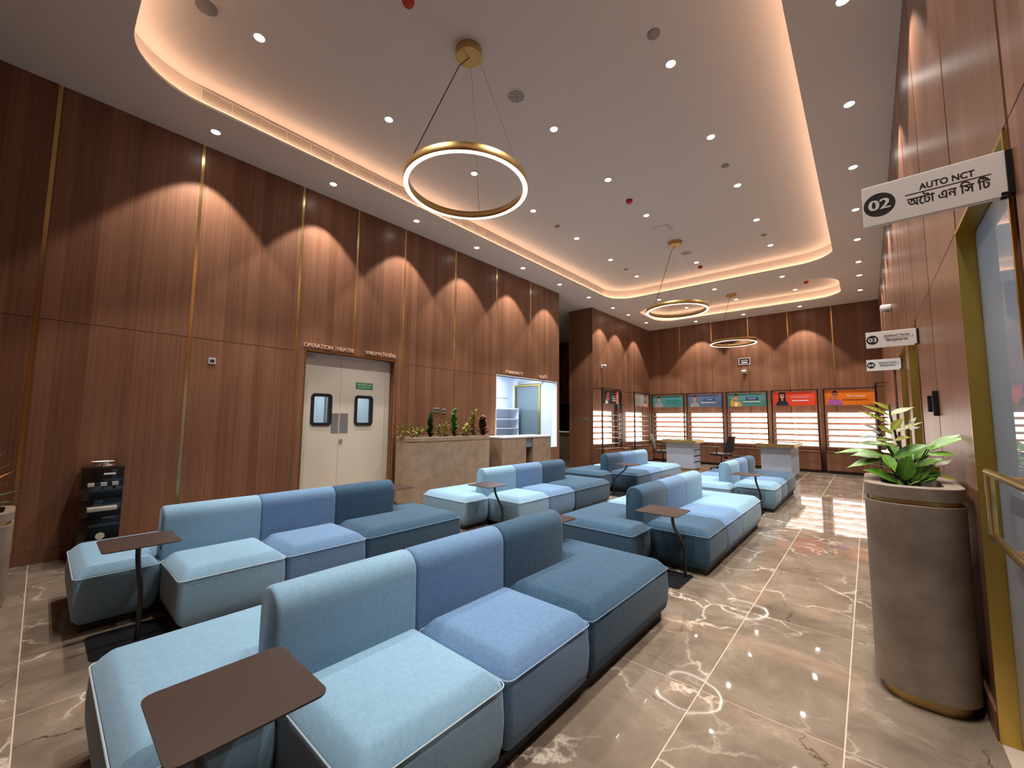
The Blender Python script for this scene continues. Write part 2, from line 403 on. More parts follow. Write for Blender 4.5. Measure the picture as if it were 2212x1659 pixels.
def text_geo(body, width=None, height=None, depth=0.0, align='L'):
    """lettering in the xy plane; returns (verts, faces)"""
    sp = _text_splines(body)
    if not sp: return [], []
    big = max(sp, key=lambda p: abs(_area(p))); sgn = 1 if _area(big) > 0 else -1
    outer = [p for p in sp if _area(p) * sgn > 0]; holes = [p for p in sp if _area(p) * sgn <= 0]
    xs = [x for p in sp for x, _ in p]; ys = [y for p in sp for _, y in p]
    sx = width / (max(xs) - min(xs)) if width else None
    sy = height / (max(ys) - min(ys)) if height else None
    sx = sx or sy; sy = sy or sx
    x0 = min(xs); y0 = min(ys); dx = 0 if align == 'L' else -(max(xs) - min(xs)) * sx / 2
    V, F = [], []
    for p in outer:
        hs = [h for h in holes if _inside(h[0], p)]
        loops = [p] + hs
        flat = [q for l in loops for q in l]
        tri = tessellate_polygon([[Vector((x, y, 0)) for x, y in l] for l in loops])
        o = len(V); n = len(flat)
        for x, y in flat: V.append(((x - x0) * sx + dx, (y - y0) * sy, depth))
        for t in tri:
            a, b, c = (flat[i] for i in t)
            cr = (b[0] - a[0]) * (c[1] - a[1]) - (b[1] - a[1]) * (c[0] - a[0])
            F.append(tuple(o + i for i in (t if cr > 0 else reversed(t))))
        if depth > 0:
            for x, y in flat: V.append(((x - x0) * sx + dx, (y - y0) * sy, 0.0))
            k = o
            for l in loops:
                m = len(l); rev = _area(l) < 0
                for i in range(m):
                    a, b = k + i, k + (i + 1) % m
                    q = (a + n, b + n, b, a)
                    F.append(q)
                k += m
    return V, F
def put_text(g, body, origin, ux, uy, un, width=None, height=None, depth=0.0, align='L', mi=0):
    """map lettering onto a plane: origin + x*ux + y*uy + z*un"""
    V, F = text_geo(body, width, height, depth, align)
    O, X, Y, Z = Vector(origin), Vector(ux), Vector(uy), Vector(un)
    g.add([tuple(O + X * x + Y * y + Z * z) for x, y, z in V], F, mi)

# ================================================================== THE SETTING
# ---- floor: grout bed with polished tiles 0.6 x 1.2 m
floor = struct(G().box(-11.2, 2.4, -0.75, 15.3, -0.08, -0.0012).build('floor', M['grout']))
_tile_cache = {}
def tile(x0, x1, y0, y1):
    g = 0.003; w, d = round(x1 - x0 - 2 * g, 4), round(y1 - y0 - 2 * g, 4)
    if w < 0.02 or d < 0.02: return
    k = (w, d)
    if k not in _tile_cache:
        o = G().box(-w / 2, w / 2, -d / 2, d / 2, -0.012, 0.0).build('tile', M['marble'], floor)
        _tile_cache[k] = o.data
    else:
        o = link('tile', _tile_cache[k], floor)
    o.location = ((x0 + x1) / 2, (y0 + y1) / 2, 0)
_xs = [XR] + [-0.15 - 0.6 * k for k in range(11)] + [XL]
_ys = [YF] + [0.018 + 1.2 * k for k in range(13)] + [YB]
for i in range(len(_xs) - 1):
    for j in range(len(_ys) - 1): tile(_xs[i + 1], _xs[i], _ys[j], _ys[j + 1])
_xs2 = [XL] + [-6.75 - 0.6 * k for k in range(4)]
_ys2 = [9.01] + [9.618 + 1.2 * k for k in range(3)]
for i in range(len(_xs2) - 1):
    for j in range(len(_ys2) - 1): tile(_xs2[i + 1], _xs2[i], _ys2[j], _ys2[j + 1])

# ---- wood panel walls
def wall_x(name, x, nx, boxes, panels, strips, sw):
    """wall in a plane x = const, nx = +1 faces +x.  boxes (y0,y1,z0,z1) = backing, panels and strips are its pieces"""
    g = G(); b0 = x - nx * 0.018
    for y0, y1, z0, z1 in boxes: g.box(min(b0, b0 - nx * 0.12), max(b0, b0 - nx * 0.12), y0, y1, z0, z1)
    w = struct(g.build(name, M['wood_dark']))
    for y0, y1, z0, z1 in panels:
        G().box(min(x, b0), max(x, b0), y0, y1, z0, z1).build('wood_panel', M['wood'], w)
    for y, z0, z1 in strips:
        a, b = b0, x - nx * 0.004
        G().box(min(a, b), max(a, b), y - sw / 2, y + sw / 2, z0, z1).build('brass_strip', M['brass'], w)
    return w
ZJ = 2.40; J = 0.003; ZB = 0.13
SL = [-0.105, 1.12, 2.345, 3.22, 4.13, 5.335, 6.56, 7.79]
def cells(marks, lo, hi, sw):
    e = [lo] + marks + [hi]; out = []
    for i in range(len(e) - 1):
        a = e[i] + (sw / 2 + 0.0015 if i > 0 else 0); b = e[i + 1] - (sw / 2 + 0.0015 if i < len(e) - 2 else 0)
        out.append((a, b))
    return out
SWL = 0.032
cl = cells(SL, YF, 9.01, SWL)
pan = []
for a, b in cl:
    zb = 2.445 if (b > 2.49 and a < 3.985) else (2.425 if a > 6.5 else ZJ + J)
    pan.append((a, b, zb, ZC))
for a, b in cl:
    if b < 2.36 or (a > 4.1 and b < 6.6): pan.append((a, b, ZB, ZJ - J))
pan += [(2.363, 2.474, ZB, 2.442), (4.001, 4.112, ZB, 2.442), (6.58, 7.772, ZB, 0.74), (7.808, 8.895, ZB, 0.74), (8.90, 9.01, ZB, 2.42)]
wall_left = wall_x('wall_left', XL, 1,
    [(YF, 2.49, 0, ZC), (2.49, 3.985, 2.42, ZC), (3.985, 6.58, 0, ZC), (6.58, 8.895, 0, 0.75), (6.58, 8.895, 2.42, ZC), (8.895, 9.01, 0, ZC)],
    pan, [(-0.105, ZB, ZC), (1.12, ZB, ZC), (2.345, ZB, ZC), (3.22, 2.445, ZC), (4.13, ZB, ZC), (5.335, ZB, ZC), (6.56, ZB, ZC), (7.79, 2.425, ZC)], SWL)
G().box(XL - 0.14, XL, 9.01, 9.02, 0, ZC).build('wood_panel', M['wood'], wall_left)

def base_x(name, x, nx, spans):
    g = G()
    for y0, y1 in spans:
        g.box(min(x - nx * 0.018, x + nx * 0.014), max(x - nx * 0.018, x + nx * 0.014), y0, y1, 0.0, ZB - 0.004)
    return struct(g.build(name, M['wood_unit']))
base_x('baseboard_left', XL, 1, [(YF, 2.49), (3.985, 9.02)])

# wall around the eyewear bay
SA = [12.12, 13.22, 14.34]
pa = []
for a, b in cells(SA, 10.82, YB, 0.024):
    pa += [(a, b, ZJ + J, ZC), (a, b, ZB, ZJ - J)]
wall_alcove = wall_x('wall_alcove', XL, 1, [(10.82, YB, 0, ZC)], pa, [(y, ZB, ZC) for y in SA], 0.024)
g = G().box(-6.90, XL - 0.138, 10.82, 11.0, 0, ZC).box(-7.02, -6.90, 10.82, YB, 0, ZC)
g.build('wall_core', M['wood_dark'], wall_alcove)
for a, b in ((-7.02, -6.66), (-6.655, -6.18)):
    G().box(a, b, 10.80, 10.82, ZB, ZC).build('wood_panel', M['wood'], wall_alcove)
G().box(-7.02, -6.165, 10.786, 10.82, 0, ZB - 0.004).build('base_board', M['wood_unit'], wall_alcove)

# far wall behind the eyewear displays
wb = struct(G().box(-6.2, 0.6, YB + 0.018, YB + 0.15, 0, ZC).build('wall_back', M['wood_dark']))
SBk = [-5.04, -3.965, -2.84, -1.75, -0.66]
for a, b in cells(SBk, XL, XR, 0.03):
    for z0, z1 in ((ZJ + J, ZC), (0.0, ZJ - J)):
        G().box(a, b, YB, YB + 0.018, z0, z1).build('wood_panel', M['wood'], wb)
for x in SBk: G().box(x - 0.015, x + 0.015, YB + 0.004, YB + 0.018, 0, ZC).build('brass_strip', M['brass'], wb)

# right wall with three glazed doorways
DR = [(2.0, 2.94), (5.33, 6.27), (6.85, 7.80), (8.95, 9.85)]; ZD = 2.375
SR = [0.9, 1.965, 2.975, 4.18, 5.295, 6.305, 6.815, 7.835, 8.915, 9.885, 11.26, 12.5, 13.8]
SWR = 0.018
boxes, pan = [], []
e = [YF] + [v for d in DR for v in d] + [YB]
for i in range(0, len(e), 2): boxes.append((e[i], e[i + 1], 0, ZC))
for a, b in DR: boxes.append((a, b, ZD, ZC))
for a, b in cells(SR, YF, YB, SWR + 0.008):
    door = any(a < d0 + 0.3 and b > d1 - 0.3 for d0, d1 in DR)
    pan.append((a, b, ZJ + J if not door else ZD + 0.03, ZC))
    if not door: pan.append((a, b, ZB, ZJ - J))
    else:
        d = [d for d in DR if a < d[0] + 0.3 and b > d[1] - 0.3][0]
        if d[0] - a > 0.01: pan.append((a, d[0] - 0.008, 0.0, ZD + 0.027))
        if b - d[1] > 0.01: pan.append((d[1] + 0.008, b, 0.0, ZD + 0.027))
wall_right = wall_x('wall_right', XR, -1, boxes, pan, [(y, 0.0 if i not in () else 0, ZC) for i, y in enumerate(SR)], SWR)
base_x('baseboard_right', XR, -1, [(YF, 1.99), (2.95, 5.32), (7.81, 8.94), (9.86, YB)])

wf = struct(G().box(-6.4, 0.6, YF - 0.15, YF - 0.018, 0, ZC).build('wall_front', M['wood_dark']))
for k in range(6):
    a = XL + k * 1.094
    G().box(a + 0.002, a + 1.09, YF - 0.018, YF, 0.0, ZC).build('wood_panel', M['wood'], wf)

# passage between the pharmacy and the eyewear bay
pw = struct(G().box(-11.0, -7.02, YB, YB + 0.1, 0, ZC).box(-11.1, -11.0, 9.0, YB, 0, ZC).build('wall_passage', M['wood']))
pw2 = struct(G().box(-11.0, XL - 0.14, 9.0, 9.06, 2.75, ZC).box(-11.0, -7.70, 9.0, 9.06, 0, 2.75).box(-6.78, XL - 0.14, 9.0, 9.06, 0, 2.75).box(-7.70, -6.78, 9.0, 9.06, 2.42, 2.75).build('wall_pharmacy_end', M['roomwhite']))
G().box(-11.0, XL - 0.14, 9.06, 9.08, 2.42, ZC).box(-11.0, -7.70, 9.06, 9.08, 0, 2.42).box(-6.78, XL - 0.14, 9.06, 9.08, 0, 2.42).build('wood_panel', M['wood'], pw2)

# ---- ceiling with two recessed coves
R1 = (-5.38, -0.36, 0.30, 10.74, 0.62); R2 = (-5.36, -0.36, 11.95, 14.08, 0.60)
def cove_ring(R, d, seg=10):
    return rrect(R[0] - d, R[1] + d, R[2] - d, R[3] + d, R[4] + d, seg)
outer = [(-11.1, -0.7), (0.62, -0.7), (0.62, 15.2), (-11.1, 15.2)]
h1, h2 = cove_ring(R1, 0), cove_ring(R2, 0)
flat = outer + h1 + h2
tri = tessellate_polygon([[Vector((x, y, 0)) for x, y in l] for l in (outer, h1, h2)])
gc = G()
fs = []
for t in tri:
    a, b, c = (flat[i] for i in t)
    cr = (b[0] - a[0]) * (c[1] - a[1]) - (b[1] - a[1]) * (c[0] - a[0])
    fs.append(tuple(reversed(t)) if cr > 0 else tuple(t))
gc.add([(x, y, ZC) for x, y in flat], fs)
gc.box(-11.2, 2.4, -0.75, 15.3, ZU + 0.12, ZU + 0.22)  # added roof slab, never seen, only keeps world light out
ceiling = struct(gc.build('ceiling', M['ceil']))
for R in (R1, R2):
    rg = G()
    prof = [(0.0, ZC), (0.0, ZC + 0.014), (0.010, ZC + 0.014), (0.010, ZC + 0.034), (0.095, ZC + 0.034), (0.10, ZU)]
    rg.loft([[(x, y, z) for x, y in cove_ring(R, d)] for d, z in prof], False, False)
    rg.build('cove_edge', M['ceil'], ceiling, smooth=40)
    rg = G(); k = cove_ring(R, 0.10)
    rg.add([(x, y, ZU) for x, y in k], [tuple(reversed(range(len(k))))])
    rg.build('raised_ceiling', M['ceil'], ceiling)
    rg = G(); rg.loft([[(x, y, ZC + 0.040) for x, y in cove_ring(R, d)] for d in (0.035, 0.060)], False, False)
    rg.build('led_strip', M['cove'], ceiling)

# ---- operation theatre door (door_1) in the left wall
door_1 = sempty('door_1')
xd = -6.305
g = G(); x0, x1 = xd + 0.02, XL + 0.006
g.box(x0, x1, 2.478, 2.492, 0, 2.437).box(x0, x1, 3.983, 3.997, 0, 2.437).box(x0, x1, 2.492, 3.983, 2.422, 2.437)
g.build('door_frame', M['brass'], door_1)
g = G().box(xd - 0.04, XL - 0.02, 2.492, 2.50, 0, 2.42).box(xd - 0.04, XL - 0.02, 3.975, 3.983, 0, 2.42).box(xd - 0.04, XL - 0.02, 2.50, 3.975, 2.41, 2.42)
g.build('jamb_lining', M['wood'], door_1)
G().box(xd - 0.03, xd, 3.885, 3.974, 0, 2.408).build('side_panel', M['doorgrey'], door_1)
for (ya, yb, wa, wb_) in ((2.502, 3.087, 2.655, 2.955), (3.091, 3.882, 3.350, 3.652)):
    za, zb = 1.325, 1.795
    lf = G()
    lf.box(xd - 0.04, xd, ya, wa, 0.006, 2.405).box(xd - 0.04, xd, wb_, yb, 0.006, 2.405).box(xd - 0.04, xd, wa, wb_, 0.006, za).box(xd - 0.04, xd, wa, wb_, zb, 2.405)
    lf = lf.build('door_leaf', M['doorgrey'], door_1)
    fr = G(); o_ = rrect(wa - 0.012, wb_ + 0.012, za - 0.012, zb + 0.012, 0.06); i_ = rrect(wa + 0.036, wb_ - 0.036, za + 0.036, zb - 0.036, 0.022)
    fr.loft([[(xd - 0.045, y, z) for y, z in i_], [(xd + 0.010, y, z) for y, z in i_], [(xd + 0.012, y, z) for y, z in o_], [(xd - 0.001, y, z) for y, z in o_]], False, False)
    fr.build('window_frame', M['black'], lf)
    G().box(xd - 0.024, xd - 0.018, wa, wb_, za, zb).build('window_pane', M['glass'], lf)
for ya, yb in ((2.965, 3.078), (3.100, 3.235)):
    G().box(xd, xd + 0.003, ya, yb, 1.20, 1.508).build('push_plate', M['steel'], door_1)
g = G(); g.loft([[(xd + dx, 3.13 + r * math.cos(a), 1.078 + r * math.sin(a)) for a in [2 * PI * k / 14 for k in range(14)]] for dx, r in ((0, 0.026), (0.012, 0.026), (0.014, 0.016), (0.03, 0.014))], False, True)
g.build('door_lock', M['steel'], door_1)
G().box(xd, xd + 0.03, 2.56, 2.66, 2.335, 2.372).build('door_closer', M['greyplastic'], door_1)
# green notice on the right leaf
dsg = tag(G().box(xd, xd + 0.003, 3.345, 3.650, 1.912, 2.020).build('door_notice', M['green']), 'small green notice with two white text lines on the right door leaf', 'sign')
g = G()
put_text(g, 'NON STERILE ZONE', (xd + 0.0035, 3.368, 1.975), (0, 1, 0), (0, 0, 1), (1, 0, 0), width=0.26, height=0.024)
put_text(g, 'নন স্টেরাইল জোন'.replace('স্টেরা', 'েস্টরা').replace('জো', 'েজা'), (xd + 0.0035, 3.385, 1.925), (0, 1, 0), (0, 0, 1), (1, 0, 0), width=0.23, height=0.034)
g.build('lettering', M['white'], dsg)
# lit room behind the door
g = G().box(-8.0, -7.95, 2.2, 5.6, 0, 2.7).box(-7.95, -6.345, 2.2, 2.25, 0, 2.7).box(-7.95, -6.345, 5.55, 5.6, 0, 2.7).box(-7.95, -6.345, 2.25, 5.55, 2.65, 2.7)
wt = struct(g.build('wall_theatre', M['roomwhite']))
G().bbox(-7.95, -7.90, 3.6, 4.7, 0, 2.2, 0.03).build('inner_door', M['greyplastic'], wt)
G().bbox(-7.90, -7.885, 3.8, 4.5, 0.9, 2.0, 0.005).build('inner_panel', M['roomwhite'], wt)
def area(name, loc, sx, sy, watt, col, rot=(0, 0, 0), parent=None):
    l = bpy.data.lights.new(name, 'AREA'); l.shape = 'RECTANGLE'; l.size = sx; l.size_y = sy; l.energy = watt; l.color = col
    o = bpy.data.objects.new(name, l); COL.objects.link(o); o.location = loc; o.rotation_euler = rot
    if parent: o.parent = parent
    return o
area('theatre_lamp', (-7.2, 3.9, 2.6), 0.6, 0.6, 10, (0.80, 0.92, 1.0))

# ---- pharmacy window (window_1) and the white room behind it
window_1 = sempty('window_1')
g = G(); xa, xb = XL - 0.15, XL + 0.004
g.box(xa, xb, 6.565, 6.582, 0.735, 2.435).box(xa, xb, 8.893, 8.91, 0.735, 2.435).box(xa, xb, 6.582, 8.893, 2.42, 2.435).box(xa, xb, 6.582, 8.893, 0.735, 0.752)
g.build('window_frame', M['roomwhite'], window_1)
g = G().box(-7.85, -7.80, 6.15, 9.0, 0, 2.75).box(-7.80, XL - 0.145, 6.15, 6.20, 0, 2.75).box(-7.80, XL - 0.145, 6.2, 9.0, 2.70, 2.75)
wp = struct(g.build('wall_pharmacy', M['roomwhite']))
area('pharmacy_lamp', (-7.05, 7.6, 2.66), 0.9, 1.4, 24, (0.74, 0.86, 1.0))
for y in (7.0, 8.2):
    G().lathe([(0.0, 2.694), (0.07, 2.694), (0.08, 2.70)], -7.1, y, 16).build('lamp_trim', M['white'], wp)
# door out of the pharmacy
door_2 = sempty('door_2')
g = G().box(-7.70, -7.655, 8.965, 9.06, 0, 2.42).box(-6.825, -6.78, 8.965, 9.06, 0, 2.42).box(-7.655, -6.825, 8.965, 9.06, 2.375, 2.42)
g.build('door_frame', M['gold'], door_2)
G().box(-7.65, -6.83, 9.00, 9.012, 0.01, 2.37).build('glass_pane', M['greyglass'], door_2)
G().box(-7.56, -6.70, 8.94, 8.962, 2.44, 2.53).build('door_closer', M['steel'], door_2)
G().tube([(-7.55, 8.99, 1.0), (-7.55, 8.95, 1.0), (-7.55, 8.95, 1.35), (-7.55, 8.99, 1.35)], 0.012, 8).build('pull_handle', M['steel'], door_2)

# ---- glazed doors in the right wall
def glazed_door(name, y0, y1, glass, lit):
    d = sempty(name); xo, xi = XR - 0.008, XR + 0.07
    g = G().box(xo, xi, y0 - 0.012, y0 + 0.004, 0, ZD + 0.012).box(xo, xi, y1 - 0.004, y1 + 0.012, 0, ZD + 0.012).box(xo, xi, y0 + 0.004, y1 - 0.004, ZD - 0.004, ZD + 0.012)
    g.build('door_frame', M['gold'], d)
    G().box(xi - 0.012, xi, y0 + 0.008, y1 - 0.008, 0.008, ZD - 0.008).build('glass_pane', glass, d)
    gg = G().box(xi + 1.3, xi + 1.35, y0 - 0.25, y1 + 0.25, 0, 2.6).box(XR + 0.15, xi + 1.3, y0 - 0.25, y0 - 0.2, 0, 2.6).box(XR + 0.15, xi + 1.3, y1 + 0.2, y1 + 0.25, 0, 2.6).box(XR + 0.15, xi + 1.3, y0 - 0.2, y1 + 0.2, 2.55, 2.6)
    struct(gg.build('wall_' + name.replace('door', 'room'), M['roomwhite']))
    if lit: area(name + '_lamp', (xi + 0.7, (y0 + y1) / 2, 2.5), 0.5, 0.5, lit, (0.9, 0.96, 1.0))
    return d
door_3 = glazed_door('door_3', *DR[0], M['frosted'], 9)
hx = XR + 0.002
g = G().tube([(hx, 2.74, 0.95), (hx, 2.74, 1.215)], 0.016, 10).tube([(hx, 2.75, 1.22), (hx, 2.06, 1.22)], 0.016, 10).tube([(hx, 2.75, 0.945), (hx, 2.06, 0.945)], 0.016, 10).tube([(hx, 2.07, 0.95), (hx, 2.07, 1.215)], 0.016, 10)
g.build('pull_handle', M['brass'], door_3, smooth=40)
for z in (1.22, 0.945):
    for y in (2.45, 2.2):
        G().tube([(hx, y, z), (XR + 0.06, y, z)], 0.010, 8).build('handle_stand', M['brass'], door_3, smooth=40)
glazed_door('door_4', *DR[1], M['frosted'], 4)
glazed_door('door_5', *DR[2], M['frosted'], 4)
d6 = sempty('door_6')
G().box(XR + 0.03, XR + 0.07, DR[3][0] + 0.004, DR[3][1] - 0.004, 0.006, ZD - 0.006).build('door_leaf', M['wood_unit'], d6)

# ================================================================== SOFAS
SEATM = {'l': ('fl', 'pl'), 'm': ('fm', 'pm'), 'd': ('fd', 'pd')}
def seat_geo(poly):
    g = G()
    prof = [(0.040, 0.050), (0.012, 0.085), (0.001, 0.14), (-0.004, 0.22), (0.001, 0.32), (0.004, 0.352), (0.006, 0.357), (0.012, 0.366), (0.032, 0.390), (0.054, 0.411), (0.066, 0.418), (0.085, 0.4225), (0.15, 0.427)]
    g.loft([[(x, y, z) for x, y in round_poly(poly, d + 0.003, 0.038)] for d, z in prof], True, True)
    return g
def piping_geo(poly):
    pts = round_poly(poly, 0.002, 0.038); g = G(); r = 0.0032; rings = []
    n = len(pts)
    for i, (x, y) in enumerate(pts):
        a, b = Vector(pts[i - 1]), Vector(pts[(i + 1) % n]); t = (b - a).normalized(); nr = Vector((t.y, -t.x))
        rings.append([(x + nr.x * r * math.cos(q), y + nr.y * r * math.cos(q), 0.3565 + r * math.sin(q)) for q in (0, PI / 2, PI, 3 * PI / 2)])
    rings.append(rings[0])
    g.loft(rings, False, False); return g
def back_geo(y0, y1):
    g = G(); h = 0.095
    def prof(k, zt):
        p = [(h - 0.004 + k * 0, 0.05), (h, 0.15), (h + 0.003, 0.35), (h + 0.001, 0.55)]
        pts = [(x - k, z) for x, z in p]
        for q in range(0, 13):
            a = q / 12 * PI
            pts.append(((h - k) * math.cos(a), 0.64 + (zt - 0.64) * math.sin(a) ** 0.9))
        pts += [(-(x - k), z) for x, z in reversed(p)]
        return pts
    rings = []
    for y, k, zt in ((y0, 0.012, 0.728), (y0 + 0.006, 0.004, 0.738), (y0 + 0.02, 0.0, 0.742), ((y0 + y1) / 2, -0.002, 0.744), (y1 - 0.02, 0.0, 0.742), (y1 - 0.006, 0.004, 0.738), (y1, 0.012, 0.728)):
        rings.append([(x, y, z) for x, z in prof(k, zt)])
    g.loft(rings, True, True); return g
S1, S2 = 0.667, 1.126
_P = [[(0.099, -1.005), (0.725, -1.005), (0.725, -0.340), (0.099, -0.340)], [(0.099, -0.336), (0.725, -0.336), (0.725, 0.329), (0.099, 0.329)],
      [(0.099, 0.333), (0.725, 0.333), (0.725, 1.455), (-0.185, 1.455), (-0.185, 1.006), (0.099, 1.006)]]
_rot = lambda p: [(-x, -y) for x, y in p]
SEATS = _P + [_rot(p) for p in _P]
BACKS = [(-1.0, -0.3345), (-0.3325, 0.3325), (0.3345, 1.0)]
_mesh_cache = {}
def cached(key, fn, mats, name, parent, smooth):
    if key in _mesh_cache: return link(name, _mesh_cache[key], parent)
    o = fn().build(name, mats, parent, smooth=smooth); _mesh_cache[key] = o.data; return o
def sofa(label, xc, y0, front, rear, backs, tag_end=False):
    t = thing('modular_sofa', label, 'sofa', (xc, y0 + 1.005, 0), 0, 'double-sided modular sofas in the waiting area')
    pl = [(.675, -.955), (.675, 1.405), (-.135, 1.405), (-.135, .955), (-.675, .955), (-.675, -1.405), (.135, -1.405), (.135, -.955)]
    cached('plinth', lambda: G().prism(list(pl), 0.0, 0.05), M['plinth'], 'plinth', t, None)
    cols = list(front) + list(rear)
    nm = {'l': 'pale grey-blue', 'm': 'mid blue', 'd': 'deep blue'}
    for i, (p, c) in enumerate(zip(SEATS, cols)):
        s = cached(('seat', i, c), lambda: seat_geo(p), M[SEATM[c][0]], 'seat', t, 32)
        s['label'] = nm[c] + ' upholstered ' + ('long end seat' if i in (2, 5) else 'seat')
        q = cached(('pipe', i, c), lambda: piping_geo(p), M[SEATM[c][1]], 'piping', s, 60)
    for i, (b, c) in enumerate(zip(BACKS, backs)):
        s = cached(('back', i, c), lambda: back_geo(*b), M[SEATM[c][0]], 'backrest', t, 45)
        s['label'] = nm[c] + ' rounded backrest'
    if tag_end:
        G().box(0.060, 0.085, -1.006, -1.0, 0.43, 0.455).build('fabric_tag', M['ink'], t)
    return t
XA, XB = -1.885, -4.155
YR = (0.660, 4.115, 7.690)
sofa('blue modular sofa nearest the camera, pale seat in front of its brown side table', XA, YR[0], 'lmd', 'dml', 'lmd')
sofa('blue modular sofa beside the water dispenser and in front of the grey double door', XB, YR[0], 'lmd', 'dml', 'lmd', True)
sofa('blue modular sofa in front of the long stone planter, its pale end nearest', XB, YR[1], 'lmd', 'dml', 'lmd')
sofa('blue modular sofa with deep blue end nearest, standing by the aisle behind the front sofa', XA, YR[1], 'dml', 'mld', 'dml')
sofa('blue modular sofa with deep blue end nearest, in front of the left eyewear bay', XB, YR[2], 'dml', 'mld', 'dml')
sofa('blue modular sofa with pale end nearest, just before the right gold-topped desk', XA, YR[2], 'lmd', 'dml', 'lmd')

# ================================================================== SIDE TABLES
def side_table(label, x, y, top=(0, 0), foot=(0.15, 0.12), head=(0.15, -0.18)):
    t = thing('side_table', label, 'table', (x, y, 0), 0, 'brown metal side tables at the sofa ends')
    G().prism(rrect(-0.2, 0.2, -0.2, 0.2, 0.03), 0.0, 0.008).build('base_plate', M['blacksteel'], t)
    G().prism(rrect(-0.195 + top[0], 0.195 + top[0], -0.195 + top[1], 0.195 + top[1], 0.035), 0.594, 0.600).build('table_top', M['bronze'], t)
    fx, fy = foot; hx, hy = head[0] + top[0], head[1] + top[1]
    pts = [(fx, fy, 0.008), (fx, fy, 0.15), (fx, fy, 0.24)]
    for k in range(1, 13):
        s = k / 12; e = s * s * (3 - 2 * s)
        pts.append((fx + (hx - fx) * e, fy + (hy - fy) * e, 0.24 + (0.575 - 0.24) * s))
    pts.append((hx, hy, 0.594))
    G().tube(pts, 0.014, 10).build('stem', M['blacksteel'], t, smooth=50)
    return t
side_table('brown side table in the lower left foreground, over the end of the nearest sofa', -1.488, 0.445, (0.01, 0.0), (0.15, 0.02), (0.15, -0.12))
side_table('brown side table at the near end of the sofa by the water dispenser', -3.685, 0.485, (-0.05, 0.01), (0.075, 0.02), (0.125, -0.02))
side_table('side table at the pale near end of the sofa by the long stone planter', -3.74, 3.86, (0.02, -0.03), (0.15, 0.10), (0.13, -0.02))
side_table('brown side table at the deep blue near end of the aisle sofa', -1.488, 3.87, (0, 0), (0.15, 0.12), (0.15, -0.17))
side_table('side table at the deep blue near end of the sofa by the eyewear bay', -3.70, 7.45, (0.18, 0.0), (-0.12, 0.0), (0.0, -0.05))
side_table('brown side table at the pale near end of the sofa before the right desk', -1.50, 7.45, (0.0, 0.0), (0.15, 0.15), (0.15, -0.17))
side_table('side table half hidden behind the deep blue backrest of the nearest sofa', -2.283, 2.89, (0.17, -0.012), (-0.15, 0.0), (-0.1, 0.0))
side_table('side table behind the sofa beside the dispenser, in front of the long stone planter', -4.545, 2.89, (0.13, -0.03), (-0.15, 0.0), (-0.1, 0.0))
side_table('side table at the far end of the aisle sofa, showing past its pale backrest', -2.283, 6.35, (0.08, -0.06), (-0.15, 0.0), (-0.1, 0.0))
side_table('farthest side table, showing behind the sofa before the right desk', -2.283, 9.93, (0.05, -0.02), (-0.15, 0.0), (-0.1, 0.0))

# ================================================================== CEILING LAMPS AND FITTINGS
def ring_lamp(label, x, y):
    t = thing('ring_pendant', label, 'lamp', (x, y, ZU), 0, 'brass ring pendant lamps')
    z0, z1 = 3.675 - ZU, 3.750 - ZU
    G().lathe([(0.0, -0.075), (0.125, -0.075), (0.13, -0.07), (0.13, 0.0)], 0, 0, 36).build('canopy', M['brass_soft'], t, smooth=40)
    n = 96
    G().lathe([(0.600, z0), (0.603, z0 + 0.004), (0.603, z1 - 0.003), (0.600, z1), (0.555, z1), (0.552, z1 - 0.003), (0.552, z0 + 0.004), (0.555, z0), (0.557, z0 + 0.006), (0.598, z0 + 0.006), (0.600, z0)], 0, 0, n).build('brass_ring', M['brass_soft'], t, smooth=50)
    G().lathe([(0.557, z0 + 0.001), (0.598, z0 + 0.001)], 0, 0, n).build('light_diffuser', M['ringlight'], t)
    for a in (2.15, 0.15):
        G().tube([(0.10 * math.cos(a), 0.10 * math.sin(a), -0.075), (0.578 * math.cos(a), 0.578 * math.sin(a), z1)], 0.0022, 6).build('steel_wire', M['steel'], t)
    a = -2.0
    G().tube([(0.0, 0.0, -0.075), (0.10 * math.cos(a), 0.10 * math.sin(a), -0.20), (0.578 * math.cos(a), 0.578 * math.sin(a), z1)], 0.005, 6).build('power_cord', M['black'], t)
    return t
ring_lamp('large brass ring pendant lamp hanging nearest the camera', -2.86, 2.58)
ring_lamp('brass ring pendant lamp hanging near the far end of the long ceiling cove', -2.85, 8.42)
ring_lamp('farthest brass ring pendant lamp, hanging in front of the walnut end wall', -2.83, 12.98)

lamp_data = bpy.data.lights.new('downlight_spot', 'SPOT')
lamp_data.energy = DOWN_W; lamp_data.color = DOWN_COL; lamp_data.spot_size = DOWN_CONE; lamp_data.spot_blend = 0.22; lamp_data.shadow_soft_size = 0.035
def downlight(label, x, y, z, group):
    t = thing('downlight', label, 'downlight', (x, y, z), 0, group)
    cached('dl_trim', lambda: G().lathe([(0.058, 0.0), (0.056, -0.006), (0.046, -0.006), (0.044, -0.002)], 0, 0, 24), M['white'], 'trim_ring', t, 40)
    cached('dl_lens', lambda: G().lathe([(0.0, -0.004), (0.045, -0.003)], 0, 0, 20), M['lens'], 'lens', t, None)
    o = bpy.data.objects.new('lamp', lamp_data); COL.objects.link(o); o.parent = t; o.location = (0, 0, -0.012)
    return t
YN = [1.14, 2.58, 4.05, 5.50, 6.95, 8.41, 9.84, 11.26, 12.32, 13.73]
for i, y in enumerate(YN):
    downlight('recessed downlight in the row along the left wall, %s from the near end' % ordinal(i), -5.78 + 0.008 * i, y, ZC, 'downlights along the left wall')
